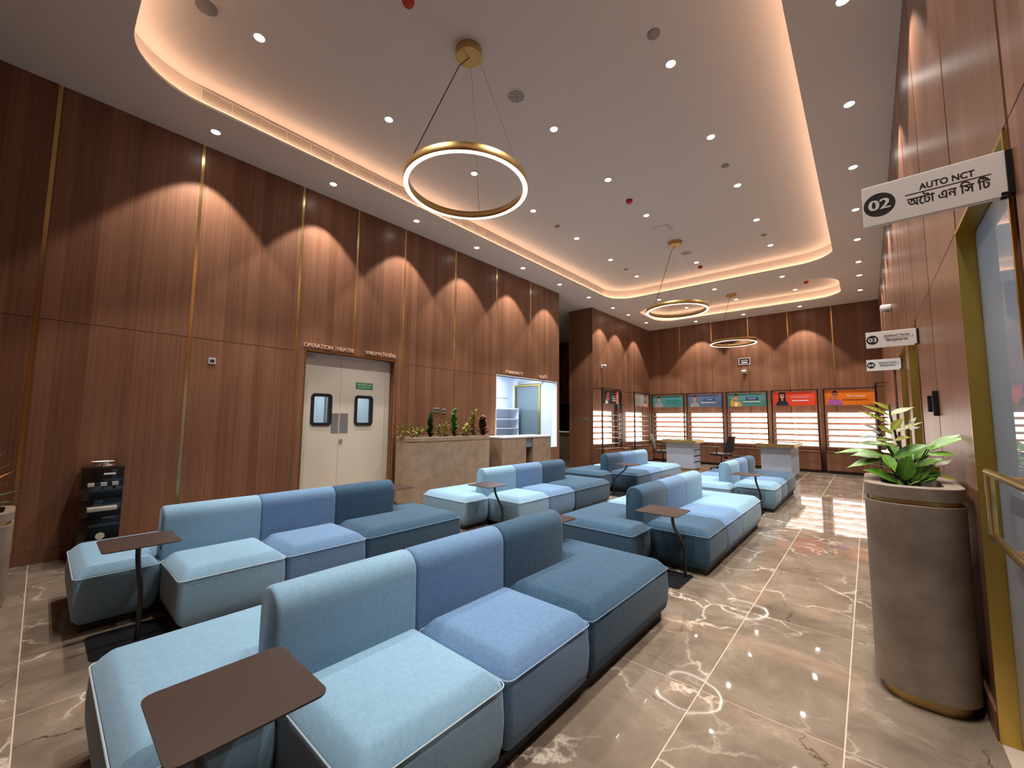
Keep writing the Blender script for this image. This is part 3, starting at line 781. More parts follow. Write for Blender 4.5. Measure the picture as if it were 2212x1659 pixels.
for i, y in enumerate(YN):
    downlight('recessed downlight in the row along the right wall, %s from the near end' % ordinal(i), 0.022, y, ZC, 'downlights along the right wall')
for i, x in enumerate((-4.31, -2.85, -1.36)):
    downlight('recessed downlight over the eyewear end wall, %s from the left' % ordinal(i), x, 14.59, ZC, 'downlights before the end wall')
    downlight('recessed downlight in the band between the two coves, %s from the left' % ordinal(i), x, 11.29, ZC, 'downlights between the coves')
    downlight('recessed downlight inside the small far cove, %s from the left' % ordinal(i), x, 13.66, ZU, 'downlights in the far cove')
for i, y in enumerate(YN[:7]):
    downlight('recessed downlight in the left row inside the long cove, %s from the near end' % ordinal(i), -4.32, y, ZU, 'downlights in the long cove, left row')
for i, y in enumerate(YN[:7]):
    downlight('recessed downlight in the right row inside the long cove, %s from the near end' % ordinal(i), -1.365, y, ZU, 'downlights in the long cove, right row')
for i, y in enumerate((1.15, 4.05, 5.50, 6.95, 9.84)):
    downlight('recessed downlight in the middle row inside the long cove, %s from the near end' % ordinal(i), -2.85, y, ZU, 'downlights in the long cove, middle row')
downlight('lone downlight in the passage ceiling past the pharmacy', -7.75, 10.9, ZC, None)

def detector(label, x, y, z):
    t = thing('fire_detector', label, 'detector', (x, y, z), 0, 'red fire detectors on the ceiling')
    G().lathe([(0.055, 0.0), (0.055, -0.018), (0.045, -0.022)], 0, 0, 20).build('base', M['red'], t, smooth=40)
    G().lathe([(0.045, -0.022), (0.050, -0.035), (0.038, -0.052), (0.015, -0.058), (0.0, -0.058)], 0, 0, 20).build('head', M['red'], t, smooth=40)
detector('red fire detector at the top edge, over the nearest sofas', -2.90, 1.88, ZU)
detector('red fire detector between the first and second ring pendants', -2.86, 6.27, ZU)
detector('red fire detector just past the second ring pendant canopy', -2.86, 10.16, ZU)
detector('red fire detector inside the small far cove', -1.05, 13.05, ZU)
G_d = thing('fire_detector', 'small dark detector on the passage ceiling beyond the pharmacy', 'detector', (-7.55, 12.3, ZC))
G().lathe([(0.05, 0.0), (0.05, -0.02), (0.03, -0.05), (0.0, -0.052)], 0, 0, 16).build('head', M['black'], G_d, smooth=40)

def speaker(label, x, y, r, z=ZU):
    t = thing('ceiling_speaker', label, 'speaker', (x, y, z))
    G().lathe([(r * 1.18, 0.0), (r * 1.17, -0.005), (r, -0.006)], 0, 0, 28).build('rim', M['ceil'], t)
    G().lathe([(r, -0.005), (0.0, -0.004)], 0, 0, 28).build('grille', M['speaker'], t)
    for k in range(8):
        a = k * PI / 4
        G().add([(0.015 * math.cos(a), 0.015 * math.sin(a), -0.0045), (r * .93 * math.cos(a), r * .93 * math.sin(a), -0.006), (r * .93 * math.cos(a + .34), r * .93 * math.sin(a + .34), -0.007)], [(2, 1, 0)]).build('fin', M['greyplastic'], t)
speaker('round grey ceiling vent beside the nearest ring pendant canopy', -2.87, 3.33, 0.095)
speaker('round ceiling vent beyond the canopy of the second ring pendant', -2.85, 9.13, 0.11)
speaker('round ceiling vent in the small far cove', -3.58, 12.75, 0.11)
def cover(label, x, y, r):
    t = thing('ceiling_cover', label, 'cover', (x, y, ZU), 0, 'small round covers on the raised ceiling')
    G().lathe([(r, 0.0), (r, -0.010), (r * .9, -0.014), (0.0, -0.014)], 0, 0, 20).build('disc', M['speaker'], t, smooth=40)
cover('round pink-lit cover in the near left corner of the long cove', -4.35, 0.72, 0.085)
cover('small grey round cover on the ceiling, right of the nearest ring pendant canopy', -1.37, 3.61, 0.06)
cover('small sprinkler cover on the left row of the long cove, midway', -4.32, 6.25, 0.05)
cover('small sprinkler cover on the right row of the long cove, midway', -1.38, 6.28, 0.05)
cover('small sprinkler cover near the far right corner of the long cove', -1.38, 9.2, 0.05)
cover('small sprinkler cover near the far left corner of the long cove', -4.31, 9.2, 0.05)
hd = thing('access_hatch', 'slightly open square access hatch in the raised ceiling near the second pendant', 'hatch', (-2.83, 7.66, ZU))
G().box(-0.16, 0.16, -0.16, 0.16, -0.006, 0.0).build('frame', M['ceil'], hd)
G().add([(-0.14, -0.14, -0.008), (0.14, -0.14, -0.008), (0.14, 0.14, -0.045), (-0.14, 0.14, -0.045), (-0.14, -0.14, -0.014), (0.14, -0.14, -0.014), (0.14, 0.14, -0.051), (-0.14, 0.14, -0.051)],
        [(0, 1, 2, 3), (7, 6, 5, 4), (0, 4, 5, 1), (1, 5, 6, 2), (2, 6, 7, 3), (3, 7, 4, 0)]).build('lid', M['ceil'], hd)

# linear air grilles on the left face of each cove
M['ventdark'] = simple('vent_shadow', (0.10, 0.07, 0.055), 0.8)
def grille(label, y0, y1, n):
    xf = -5.478
    t = thing('air_grille', label, 'vent', (xf, y0, 4.965), 0, 'linear air grilles in the cove face')
    Lh = y1 - y0; H = 0.16
    G().box(-0.0015, 0.001, 0, Lh, 0, H).build('backing', M['ventdark'], t)
    G().box(0, 0.012, 0, Lh, 0, 0.012).box(0, 0.012, 0, Lh, H - 0.012, H).box(0, 0.012, 0, 0.012, 0.012, H - 0.012).box(0, 0.012, Lh - 0.012, Lh, 0.012, H - 0.012).build('frame', M['ceil'], t)
    for k in range(8):
        z = 0.019 + k * 0.0165
        G().box(0.002, 0.010, 0.012, Lh - 0.012, z, z + 0.008).build('slat', M['ceil'], t)
    for k in range(1, n):
        y = Lh * k / n
        G().box(0.002, 0.012, y - 0.005, y + 0.005, 0.012, H - 0.012).build('divider', M['ceil'], t)
e = [0.92, 2.43, 3.94, 5.45, 6.96, 8.6, 10.29]
for i in range(6):
    grille('slatted air grille in the left face of the long cove, %s from the near end' % ordinal(i), e[i], e[i + 1] - 0.004, 5)
grille('short slatted air grille in the left face of the far cove', 12.55, 13.45, 3)

# ================================================================== WALL LETTERING AND SIGNS
def wall_text(label, items, mat=None):
    g = G()
    for body, y, z, w, h in items: put_text(g, body, (XL, y, z), (0, 1, 0), (0, 0, 1), (1, 0, 0), width=w, height=h, depth=0.015)
    return tag(g.build('wall_lettering', mat or M['brass']), label, 'lettering')
M['letter'] = simple('rose_brass_paint', (0.85, 0.60, 0.44), 0.35, metal=0.0)
wall_text('raised brass letters OPERATION THEATRE above the grey double door', [('OPERATION THEATRE', 2.448, 2.478, 0.775, 0.058)], M['letter'])
wall_text('raised brass Bengali letters above the right of the grey double door', [('অপােরশন িথেয়টার', 3.412, 2.468, 0.575, 0.095)], M['letter'])
wall_text('raised brass letters PHARMACY above the white pharmacy window', [('PHARMACY', 6.873, 2.49, 0.60, 0.068)], M['letter'])
wall_text('raised brass Bengali letters above the right of the pharmacy window', [('ফােমসী', 8.126, 2.475, 0.32, 0.11)], M['letter'])

def blade_sign(label, y, zb, num, title, bn, small=None):
    t = thing('hanging_sign', label, 'sign', (XR, y, zb), 0, 'white room signs standing out from the right wall')
    x0, x1, H = -0.360, -0.014, 0.152
    G().bbox(x0, x1, -0.010, 0.010, 0, H, 0.002).build('panel', M['signwhite'], t)
    G().box(x1, 0.0, -0.014, 0.014, 0.006, H - 0.004).box(-0.03, -0.012, -0.018, 0.018, 0.0, 0.012).build('wall_bracket', M['blacksteel'], t)
    cxr = x0 + 0.046; cz = 0.076
    g = G(); g.loft([[(cxr + 0.043 * math.cos(a), yy, cz + 0.043 * math.sin(a)) for a in [2 * PI * k / 32 for k in range(32)]] for yy in (-0.0100, -0.0106)], False, True)
    g.build('number_disc', M['ink'], t)
    g = G(); put_text(g, num, (cxr, -0.0112, cz - 0.019), (1, 0, 0), (0, 0, 1), (0, -1, 0), width=0.056, height=0.038, align='C'); 
    put_text(g, num, (cxr + 0.002, -0.0113, cz - 0.019), (1, 0, 0), (0, 0, 1), (0, -1, 0), width=0.056, height=0.038, align='C')
    put_text(g, num, (cxr - 0.002, -0.0114, cz - 0.019), (1, 0, 0), (0, 0, 1), (0, -1, 0), width=0.056, height=0.038, align='C')
    g.build('number', M['signwhite'], t)
    g = G(); c = -0.146
    for q in (0, 0.0014): put_text(g, title, (c + q, -0.0106 - q * .1, 0.093), (1, 0, 0), (0, 0, 1), (0, -1, 0), width=0.128 if len(title) < 9 else 0.168, height=0.021, align='C')
    g.box(c - 0.100, c + 0.100, -0.0108, -0.0100, 0.0835, 0.0855)
    for q in (0, 0.0014): put_text(g, bn, (c + q, -0.0106 - q * .1, 0.042 if len(bn) < 14 else 0.038), (1, 0, 0), (0, 0, 1), (0, -1, 0), width=0.192 if len(title) < 9 else 0.150, height=0.040, align='C')
    if small: put_text(g, small, (-0.040, -0.0106, 0.078), (1, 0, 0), (0, 0, 1), (0, -1, 0), height=0.022, align='C')
    g.build('lettering', M['ink'], t)
    return t
blade_sign('white projecting sign 02 AUTO NCT beside the nearest glass door', 1.955, 2.147, '02', 'AUTO NCT', 'অেটা এন িস িট')
blade_sign('white projecting sign 03 REFRACTION 1 on the right wall', 5.13, 2.136, '03', 'REFRACTION', 'িরফ্র্যাকশন', '1')
blade_sign('white projecting sign 04 REFRACTION 2, the farthest of the three', 7.43, 2.140, '04', 'REFRACTION', 'িরফ্র্যাকশন', '2')

ex = thing('exit_sign', 'small dark sign with white border high on the walnut end wall', 'sign', (-2.97, YB, 3.415))
G().box(-0.165, 0.165, -0.02, 0.0, -0.11, 0.11).build('panel', M['wood_dark'], ex)
G().box(-0.165, 0.165, -0.024, -0.02, -0.11, -0.095).box(-0.165, 0.165, -0.024, -0.02, 0.095, 0.11).box(-0.165, -0.15, -0.024, -0.02, -0.095, 0.095).box(0.15, 0.165, -0.024, -0.02, -0.095, 0.095).build('border', M['white'], ex)
g = G()
for z, w in ((0.028, 0.10), (-0.028, 0.085), (-0.055, 0.09)): g.box(-w, w, -0.023, -0.02, z - 0.010, z + 0.010)
g.build('print', M['white'], ex)

def dome_camera(label, loc, rz, post=False):
    t = thing('dome_camera', label, 'camera', loc, rz)
    G().box(-0.05, 0.05, -0.03, 0.0, -0.05, 0.06).build('wall_mount', M['white'], t)
    G().lathe([(0.0, 0.045), (0.055, 0.045), (0.07, 0.02), (0.07, 0.0), (0.064, -0.005)], 0, -0.10, 20).build('housing', M['white'], t, smooth=40)
    G().lathe([(0.062, -0.004), (0.055, -0.035), (0.03, -0.058), (0.0, -0.065)], 0, -0.10, 20).build('dome', M['greyplastic'], t, smooth=40)
    return t
dome_camera('small white dome camera high on the walnut end wall', (-2.98, YB, 3.07), 0)
dome_camera('small white dome camera on the walnut wall above the left eyewear bay', (XL, 11.34, 3.11), PI / 2)
t = thing('wall_camera', 'white camera housing on the far right wall above sign 03', 'camera', (XR, 9.0, 3.30))
G().bbox(-0.14, 0.0, -0.09, 0.09, -0.03, 0.06, 0.02).build('housing', M['white'], t, smooth=40)
G().lathe([(0.05, -0.03), (0.045, -0.055), (0.0, -0.065)], -0.07, 0, 16).build('dome', M['greyplastic'], t, smooth=40)

sw = thing('wall_switch', 'small square switch plate on the left wall near the grey door', 'switch', (XL, 1.358, 2.132))
G().bbox(0, 0.012, -0.040, 0.040, -0.040, 0.040, 0.003).build('plate', M['greyplastic'], sw)
G().box(0.011, 0.014, -0.022, 0.022, -0.018, 0.018).build('rocker', M['ink'], sw)
def outlet(label, loc, rz, n=4):
    t = thing('wall_socket', label, 'socket', loc, rz)
    w = 0.05 * n / 2
    G().bbox(-w, w, -0.012, 0, -0.045, 0.045, 0.003).build('plate', M['speaker'], t)
    for k in range(n):
        x = -w + 0.05 * (k + 0.5)
        G().box(x - 0.016, x + 0.016, -0.015, -0.011, -0.022, 0.022).build('socket', M['ink'], t)
outlet('grey wall socket plate above the dark bushy plant in the long planter', (XL, 4.915, 1.60), PI / 2, 3)
outlet('small pale switch plate right of the socket above the long planter', (XL, 5.095, 1.588), PI / 2, 2)
outlet('dark socket plate on the walnut pier left of the eyewear bay', (-6.42, 10.80, 1.445), 0, 4)
cl_ = thing('access_lock', 'dark access control lock on the right wall above the leafy planter', 'lock', (XR, 4.175, 1.575))
G().bbox(-0.030, 0, -0.03, 0.03, -0.09, 0.09, 0.004).build('reader', M['black'], cl_)
G().bbox(-0.05, 0, 0.05, 0.11, -0.06, 0.06, 0.006).build('latch', M['black'], cl_)

# ================================================================== WATER DISPENSER
wd = thing('water_dispenser', 'glossy black water dispenser against the left wall', 'dispenser', (-5.985, 0.455, 0), 0)
G().bbox(-0.165, 0.150, -0.155, 0.155, 0.02, 0.925, 0.012).build('cabinet', M['blackgloss'], wd, smooth=40)
G().bbox(0.150, 0.168, -0.150, 0.150, 0.60, 0.92, 0.008).build('tap_panel', M['blackgloss'], wd, smooth=40)
G().bbox(0.148, 0.165, -0.150, 0.150, 0.03, 0.43, 0.006).build('storage_door', M['blackgloss'], wd, smooth=40)
G().lathe([(0.10, 0.924), (0.095, 0.94), (0.06, 0.945), (0.06, 0.952), (0.09, 0.956), (0.093, 0.962), (0.085, 0.966), (0.0, 0.966)], -0.02, 0.0, 28).build('bottle_collar', M['chrome'], wd, smooth=40)
G().lathe([(0.088, 0.9665), (0.0, 0.9675)], -0.02, 0.0, 28).build('bottle_cap', M['white'], wd)
for k, y in enumerate((-0.085, 0.005, 0.088)):
    G().bbox(0.166, 0.185, y - 0.024, y + 0.024, 0.735, 0.772, 0.003).build('tap_lever', M['greyplastic'], wd)
    G().tube([(0.172, y, 0.735), (0.185, y, 0.70)], 0.010, 8).build('tap_spout', M['black'], wd)
G().box(0.167, 0.170, 0.0, 0.085, 0.845, 0.862).build('display', M['signwhite'], wd)
G().bbox(0.150, 0.225, -0.10, 0.115, 0.495, 0.535, 0.006).build('drip_tray', M['greyplastic'], wd, smooth=40)
G().box(0.150, 0.1655, 0.02, 0.10, 0.418, 0.424).build('door_grip', M['greyplastic'], wd)
G().box(0.1505, 0.1525, -0.154, -0.10, 0.668, 0.698).build('yellow_sticker', M['yellow'], wd)
G().loft([[(0.1652, 0.012 + 0.034 * math.cos(a), 0.245 + 0.034 * math.sin(a)) for a in [2 * PI * k / 20 for k in range(20)]], [(0.1662, 0.012 + 0.034 * math.cos(a), 0.245 + 0.034 * math.sin(a)) for a in [2 * PI * k / 20 for k in range(20)]]], False, True).build('round_sticker', M['cream'], wd)

# ================================================================== PLANTERS
def planter(name, label, x0, x1, y0, y1, h, r, mat, hole, ring):
    t = thing(name, label, 'planter', ((x0 + x1) / 2, (y0 + y1) / 2, 0))
    ax, ay = (x1 - x0) / 2, (y1 - y0) / 2
    R = lambda d: rrect(-ax + d, ax - d, -ay + d, ay - d, max(r - d, 0.01), 10)
    lv = lambda d, z: [(x, y, z) for x, y in R(d)]
    G().loft([lv(0.035, 0.0), lv(0.035, 0.062)], True, False).build('brass_base', M['brass_soft'], t, smooth=40)
    zr = h - 0.068
    G().loft([lv(0.04, 0.060), lv(0.003, 0.060), lv(0.0, 0.063), lv(0.0, zr - 0.027), lv(0.003, zr - 0.024), lv(0.022, zr - 0.024)], True, False).build('body', mat, t, smooth=30)
    G().loft([lv(0.020, zr - 0.026), lv(0.020, zr + 0.002)], False, False).build('brass_groove', M['brass_soft'], t, smooth=40)
    G().loft([lv(0.022, zr), lv(0.003, zr), lv(0.0, zr + 0.003), lv(0.0, h - 0.003), lv(0.003, h), lv(ring, h), lv(ring, zr - 0.1)], False, False).build('rim', mat, t, smooth=30)
    G().loft([lv(ring, h - 0.055)], False, True).build('soil', M['soil'], t)
    return t
planter('stone_planter', 'tall brown stone planter with rounded end against the right wall', -0.036, 0.362, 2.985, 3.74, 1.100, 0.17, M['stone'], None, 0.075)
planter('stone_planter', 'long tan stone planter box by the left wall between door and pharmacy', -6.14, -5.55, 3.93, 5.86, 1.125, 0.22, M['counter_stone'], None, 0.05)

# ---- leaves
def leaf_geo(width=0.36, droop=0.22, fold=0.10, n=7, tipw=0.0, wave=0.0):
    """unit leaf along +x, blade in xy, bowed down towards its tip"""
    g = G(); V = []
    for i in range(n + 1):
        s = i / n
        w = width * 0.5 * (math.sin(PI * min(1, s * 0.93 + 0.07)) ** 0.8) * (1.0 if s < 0.45 else (1 - ((s - 0.45) / 0.55) ** 2.2 * (1 - tipw)))
        z = -droop * (s - 0.25) ** 2 + droop * 0.0625
        if i == n: w = 0.004
        for q, f in ((-1, 1), (-0.5, 0.5), (0, 0), (0.5, 0.5), (1, 1)):
            V.append((s, w * q, z + fold * w * f + wave * math.sin(s * 19 + q) * abs(q)))
    F = []
    for i in range(n):
        for j in range(4):
            a = i * 5 + j; F.append((a, a + 5, a + 6, a + 1))
    g.add(V, F); return g
M['leaf_green'] = leaf_material('leaf_green', (0.055, 0.16, 0.007), (0.12, 0.28, 0.015), (0.20, 0.34, 0.05))
M['leaf_dark'] = leaf_material('leaf_dark', (0.030, 0.105, 0.006), (0.075, 0.19, 0.012), (0.12, 0.28, 0.03))
M['leaf_croton'] = leaf_material('leaf_croton', (0.22, 0.24, 0.015), (0.36, 0.36, 0.04), (0.34, 0.36, 0.05), 0.25)
M['leaf_varieg'] = leaf_material('leaf_variegated', (0.30, 0.46, 0.05), (0.56, 0.68, 0.16), (0.6, 0.7, 0.2), 0.1, (0.03, 0.11, 0.01))
M['leaf_yellow'] = leaf_material('leaf_yellow', (0.34, 0.36, 0.03), (0.52, 0.53, 0.10), (0.5, 0.5, 0.15), 0.05, (0.16, 0.22, 0.02))
M['leaf_grey'] = leaf_material('leaf_grey', (0.12, 0.12, 0.10), (0.22, 0.22, 0.19), (0.2, 0.22, 0.16))
M['leaf_bush'] = leaf_material('leaf_bush', (0.20, 0.22, 0.02), (0.38, 0.36, 0.07), (0.5, 0.5, 0.2))
M['leaf_forest'] = leaf_material('leaf_forest', (0.012, 0.035, 0.012), (0.03, 0.075, 0.022), (0.04, 0.09, 0.03))
M['leaf_mid'] = leaf_material('leaf_mid', (0.03, 0.12, 0.02), (0.08, 0.24, 0.05), (0.12, 0.3, 0.08))
M['leaf_brown'] = leaf_material('leaf_brown', (0.035, 0.020, 0.010), (0.085, 0.055, 0.020), (0.10, 0.07, 0.03))
M['leaf_orange'] = leaf_material('leaf_orange', (0.45, 0.13, 0.03), (0.62, 0.24, 0.08), (0.6, 0.3, 0.12))
M['stem'] = simple('green_stem', (0.05, 0.07, 0.02), 0.6)
_leaf_cache = {}
def put_leaf(parent, mat, base, tip, width, upv=(0, -0.45, 1), droop=0.18, wave=0.0, name='leaf'):
    b, t = Vector(base), Vector(tip); d = t - b; ln = d.length; x = d.normalized()
    z = Vector(upv); z = (z - x * z.dot(x)).normalized(); y = z.cross(x)
    ratio = round(max(0.12, min(0.7, width / ln)), 1) if ln else 0.4
    key = (mat, ratio, droop, wave)
    if key in _leaf_cache: o = link(name, _leaf_cache[key], parent)
    else:
        o = leaf_geo(ratio, droop, 0.12, 8, wave=wave).build(name, M[mat], parent, smooth=180); _leaf_cache[key] = o.data
    wscale = (width / ln) / ratio
    mtx = Matrix(((x.x, y.x, z.x, b.x), (x.y, y.y, z.y, b.y), (x.z, y.z, z.z, b.z), (0, 0, 0, 1)))
    o.matrix_local = mtx @ Matrix.Diagonal((ln, ln * wscale, ln, 1))
    return o
LEAVES = [
  ('c', (0.098, 3.36, 1.478), (-0.022, 3.34, 1.549), 0.039),
  ('c', (0.106, 3.38, 1.511), (0.029, 3.38, 1.569), 0.04),
  ('c', (0.091, 3.34, 1.435), (-0.039, 3.31, 1.512), 0.043),
  ('c', (0.101, 3.36, 1.481), (0.214, 3.41, 1.535), 0.045),
  ('c', (0.102, 3.33, 1.389), (0.161, 3.32, 1.469), 0.055),
  ('c', (0.106, 3.32, 1.366), (0.038, 3.29, 1.421), 0.065),
  ('c', (0.112, 3.36, 1.372), (0.241, 3.39, 1.446), 0.041),
  ('c', (0.11, 3.32, 1.332), (0.025, 3.27, 1.335), 0.045),
  ('c', (0.113, 3.31, 1.333), (0.179, 3.27, 1.354), 0.054),
  ('c', (0.115, 3.4, 1.412), (0.145, 3.44, 1.392), 0.045),
  ('l', (-0.002, 3.36, 1.263), (-0.172, 3.34, 1.25), 0.039),
  ('d', (0.056, 3.31, 1.239), (-0.087, 3.26, 1.245), 0.081),
  ('v', (0.135, 3.34, 1.289), (0.025, 3.32, 1.321), 0.04),
  ('d', (0.105, 3.3, 1.227), (0.259, 3.26, 1.327), 0.097),
  ('l', (0.044, 3.29, 1.214), (-0.112, 3.24, 1.172), 0.054),
  ('d', (0.106, 3.27, 1.095), (-0.027, 3.19, 1.171), 0.12),
  ('d', (0.136, 3.26, 1.114), (0.168, 3.21, 1.255), 0.097),
  ('l', (0.065, 3.28, 1.245), (0.106, 3.2, 1.161), 0.058),
  ('l', (0.25, 3.36, 1.286), (0.393, 3.39, 1.387), 0.054),
  ('l', (0.258, 3.34, 1.284), (0.401, 3.34, 1.368), 0.054),
  ('l', (0.25, 3.32, 1.254), (0.366, 3.3, 1.271), 0.048),
  ('l', (0.193, 3.29, 1.188), (0.292, 3.25, 1.244), 0.062),
  ('y', (0.261, 3.34, 1.198), (0.347, 3.36, 1.236), 0.067),
  ('y', (0.286, 3.36, 1.141), (0.359, 3.36, 1.121), 0.04),
  ('d', (0.202, 3.26, 1.1), (0.263, 3.22, 1.141), 0.043),
  ('l', (0.158, 3.24, 1.083), (0.197, 3.2, 1.118), 0.028),
  ('d', (0.131, 3.28, 1.09), (0.042, 3.22, 1.097), 0.078),
  ('d', (0.18, 3.3, 1.096), (0.258, 3.26, 1.21), 0.091),
  ('d', (0.233, 3.33, 1.099), (0.294, 3.31, 1.173), 0.071),
  ('l', (0.199, 3.38, 1.228), (0.271, 3.39, 1.301), 0.058),
  ('l', (0.085, 3.4, 1.299), (-0.062, 3.4, 1.312), 0.058),
  ('y', (0.278, 3.36, 1.149), (0.263, 3.36, 1.191), 0.058),
  ('w', (0.04, 3.42, 1.39), (-0.037, 3.42, 1.431), 0.028),
  ('w', (0.048, 3.41, 1.347), (-0.084, 3.41, 1.337), 0.03),
  ('w', (0.183, 3.41, 1.42), (0.219, 3.44, 1.471), 0.022),
  ('w', (0.054, 3.4, 1.367), (0.012, 3.4, 1.384), 0.032),
  ('w', (0.183, 3.42, 1.393), (0.236, 3.44, 1.414), 0.028),
]

PX, PY = 0.163, 3.36
cr = thing('croton_plant', 'yellow and dark green croton with patterned leaves at the centre of the tall planter', 'plant', (PX, PY, 1.045))
gp = thing('leafy_plant', 'broad bright green leafy plant spreading over the rim of the tall planter', 'plant', (PX, PY + 0.02, 1.045))
vp = thing('variegated_plant', 'grey-white leaved sprigs behind the croton in the tall planter', 'plant', (PX, PY + 0.06, 1.045))
MT = {'c': 'leaf_croton', 'l': 'leaf_green', 'd': 'leaf_dark', 'v': 'leaf_varieg', 'y': 'leaf_yellow', 'w': 'leaf_grey'}
random.seed(3)
for k, b, t, w in LEAVES:
    root = cr if k == 'c' else (vp if k == 'w' else gp)
    o = root.location
    put_leaf(root, MT[k], Vector(b) - o, Vector(t) - o, w * 1.08, (random.uniform(-.2, .2), -0.55, 1), 0.2 if k != 'c' else 0.12)
    if k != 'c':
        bb = Vector(b) - o
        G().tube([(random.uniform(-.05, .05), random.uniform(-.03, .05), -0.02), tuple(bb * 0.55 + Vector((0, 0, 0.03))), tuple(bb)], 0.0035, 5).build('leaf_stalk', M['stem'], root)
for k in range(14):                               # leaves of the far side, seen from behind
    a = random.uniform(-0.2, PI + 0.2); r0 = 0.05; r1 = random.uniform(0.16, 0.24); zz = random.uniform(0.08, 0.3)
    put_leaf(gp, random.choice(('leaf_green', 'leaf_dark')), (r0 * math.cos(a), r0 * math.sin(a), zz * 0.6), (min(0.19, r1 * math.cos(a)), r1 * math.sin(a), zz), 0.075, (0, 0.2, 1), 0.25)
G().tube([(0, 0, -0.04), (0.01, 0, 0.15), (-0.035, 0.0, 0.27), (-0.06, 0, 0.44), (-0.06, 0.0, 0.50)], [0.008, 0.008, 0.007, 0.005, 0.003], 8).build('stem', M['stem'], cr, smooth=60)

def bush(name, label, x, y, h, spread, mat, n, lw, ll, seed, tilt=0.5):
    h += 0.05; lw *= 1.55; ll *= 1.2
    random.seed(seed); t = thing(name, label, 'plant', (x, y, 1.072), 0)
    stems = max(1, n // 14)
    for s in range(stems):
        ox = random.uniform(-spread, spread) * 0.4 if stems > 1 else 0; oy = (s - (stems - 1) / 2) * spread * 0.9
        hh = h * (1 if s == stems // 2 else random.uniform(0.7, 0.9))
        G().tube([(ox * 0.5, oy * 0.5, -0.02), (ox, oy, hh * 0.95)], 0.006, 6).build('stem', M['stem'], t)
        m = n // stems
        for k in range(m):
            f = (k + 0.5) / m; z = hh * (0.10 + 0.82 * f); a = k * 2.399 + random.uniform(-.3, .3)
            l_ = ll * random.uniform(0.8, 1.15) * (1 - 0.35 * f)
            el = tilt + 0.55 * f + random.uniform(-.2, .2)
            dx, dy, dz = math.cos(a) * math.cos(el), math.sin(a) * math.cos(el), math.sin(el)
            mm = mat if isinstance(mat, str) else random.choice(mat)
            put_leaf(t, mm, (ox, oy, z), (ox + dx * l_, oy + dy * l_, z + dz * l_), lw, (-dx, -dy, 1.2), 0.2)
    return t
bx = -5.84
bush('croton_bush', 'low yellow-green bush at the left end of the long planter', bx, 4.10, 0.20, 0.20, 'leaf_bush', 42, 0.032, 0.13, 11)
bush('conifer_shrub', 'tall dark green bushy plant, second from the left in the long planter', bx, 4.52, 0.40, 0.02, 'leaf_forest', 46, 0.040, 0.12, 12, 0.7)
bush('croton_bush', 'small yellow-green bush between the two tall green plants in the long planter', bx, 4.80, 0.24, 0.14, 'leaf_bush', 32, 0.032, 0.12, 13)
bush('dracaena_plant', 'tall fresh green plant in the middle of the long planter', bx, 5.08, 0.50, 0.03, 'leaf_mid', 46, 0.040, 0.15, 14, 0.35)
bush('croton_bush', 'low yellow-pink bush right of the tall fresh green plant', bx, 5.35, 0.20, 0.16, ('leaf_bush', 'leaf_bush', 'leaf_yellow'), 30, 0.032, 0.12, 15)
bush('croton_plant', 'tall yellow croton near the right end of the long planter', bx, 5.58, 0.50, 0.03, ('leaf_bush', 'leaf_yellow', 'leaf_bush', 'leaf_orange'), 40, 0.050, 0.14, 16, 0.35)
bush('rubber_plant', 'dark brown-leaved plant with orange leaves at the right end of the long planter', bx + 0.10, 5.73, 0.32, 0.03, ('leaf_brown', 'leaf_brown', 'leaf_brown', 'leaf_orange', 'leaf_forest'), 24, 0.085, 0.17, 17, 0.45)
# pot by the near wall, only its leaf tips reach into view at the left edge
po = planter('stone_planter', 'small planter by the near wall at the left edge of the view', -5.2, -4.75, -0.50, -0.08, 0.72, 0.12, M['stone'], None, 0.05)
ed = thing('croton_plant', 'pink and green croton leaf tips at the left edge of the picture', 'plant', (-4.975, -0.29, 0.67))
random.seed(21)
for k in range(26):
    a = k * 2.399; f = k / 26; el = 0.2 + 0.9 * f; l_ = 0.26
    v = Vector((math.cos(a) * math.cos(el), math.sin(a) * math.cos(el), math.sin(el)))
    b = Vector((0, 0, 0.04 + 0.26 * f))
    tip = b + v * l_
    tip.y = max(tip.y, -0.2)
    put_leaf(ed, random.choice(('leaf_orange', 'leaf_mid', 'leaf_yellow')), b, tip, 0.05, (-v.x, -v.y, 1.2), 0.2)
G().tube([(0, 0, -0.02), (0, 0, 0.32)], 0.007, 6).build('stem', M['stem'], ed)

# ================================================================== PHARMACY COUNTERS AND SHELVES
def counter_block(label, x0, x1, y0, y1, h):
    t = thing('pharmacy_counter', label, 'counter', ((x0 + x1) / 2, (y0 + y1) / 2, 0))
    ax, ay = (x1 - x0) / 2, (y1 - y0) / 2
    G().bbox(-ax, ax, -ay, ay, 0.05, h - 0.03, 0.004).build('body', M['counter_stone'], t)
    G().box(-ax + 0.03, ax - 0.03, -ay + 0.03, ay - 0.03, 0, 0.05).build('plinth', M['plinth'], t)
    G().bbox(-ax, ax + 0.01, -ay - 0.005, ay + 0.005, h - 0.03, h, 0.003).build('counter_top', M['white'], t)
    return t
counter_block('tan stone counter block beside the long planter, below the pharmacy window', -6.14, -5.55, 6.10, 6.86, 1.082)
c2 = counter_block('tan stone counter block with grey side niche, right of the first block', -6.14, -5.55, 7.09, 7.76, 1.082)
oy = -(7.09 + 7.76) / 2
G().bbox(-0.29, 0.27, 6.90 + oy, 7.084 + oy, 0.845, 1.05, 0.003).build('glass_niche', M['greyglass'], c2)
G().box(-0.29, 0.30, 6.895 + oy, 7.085 + oy, 1.052, 1.082).build('ledge', M['white'], c2)
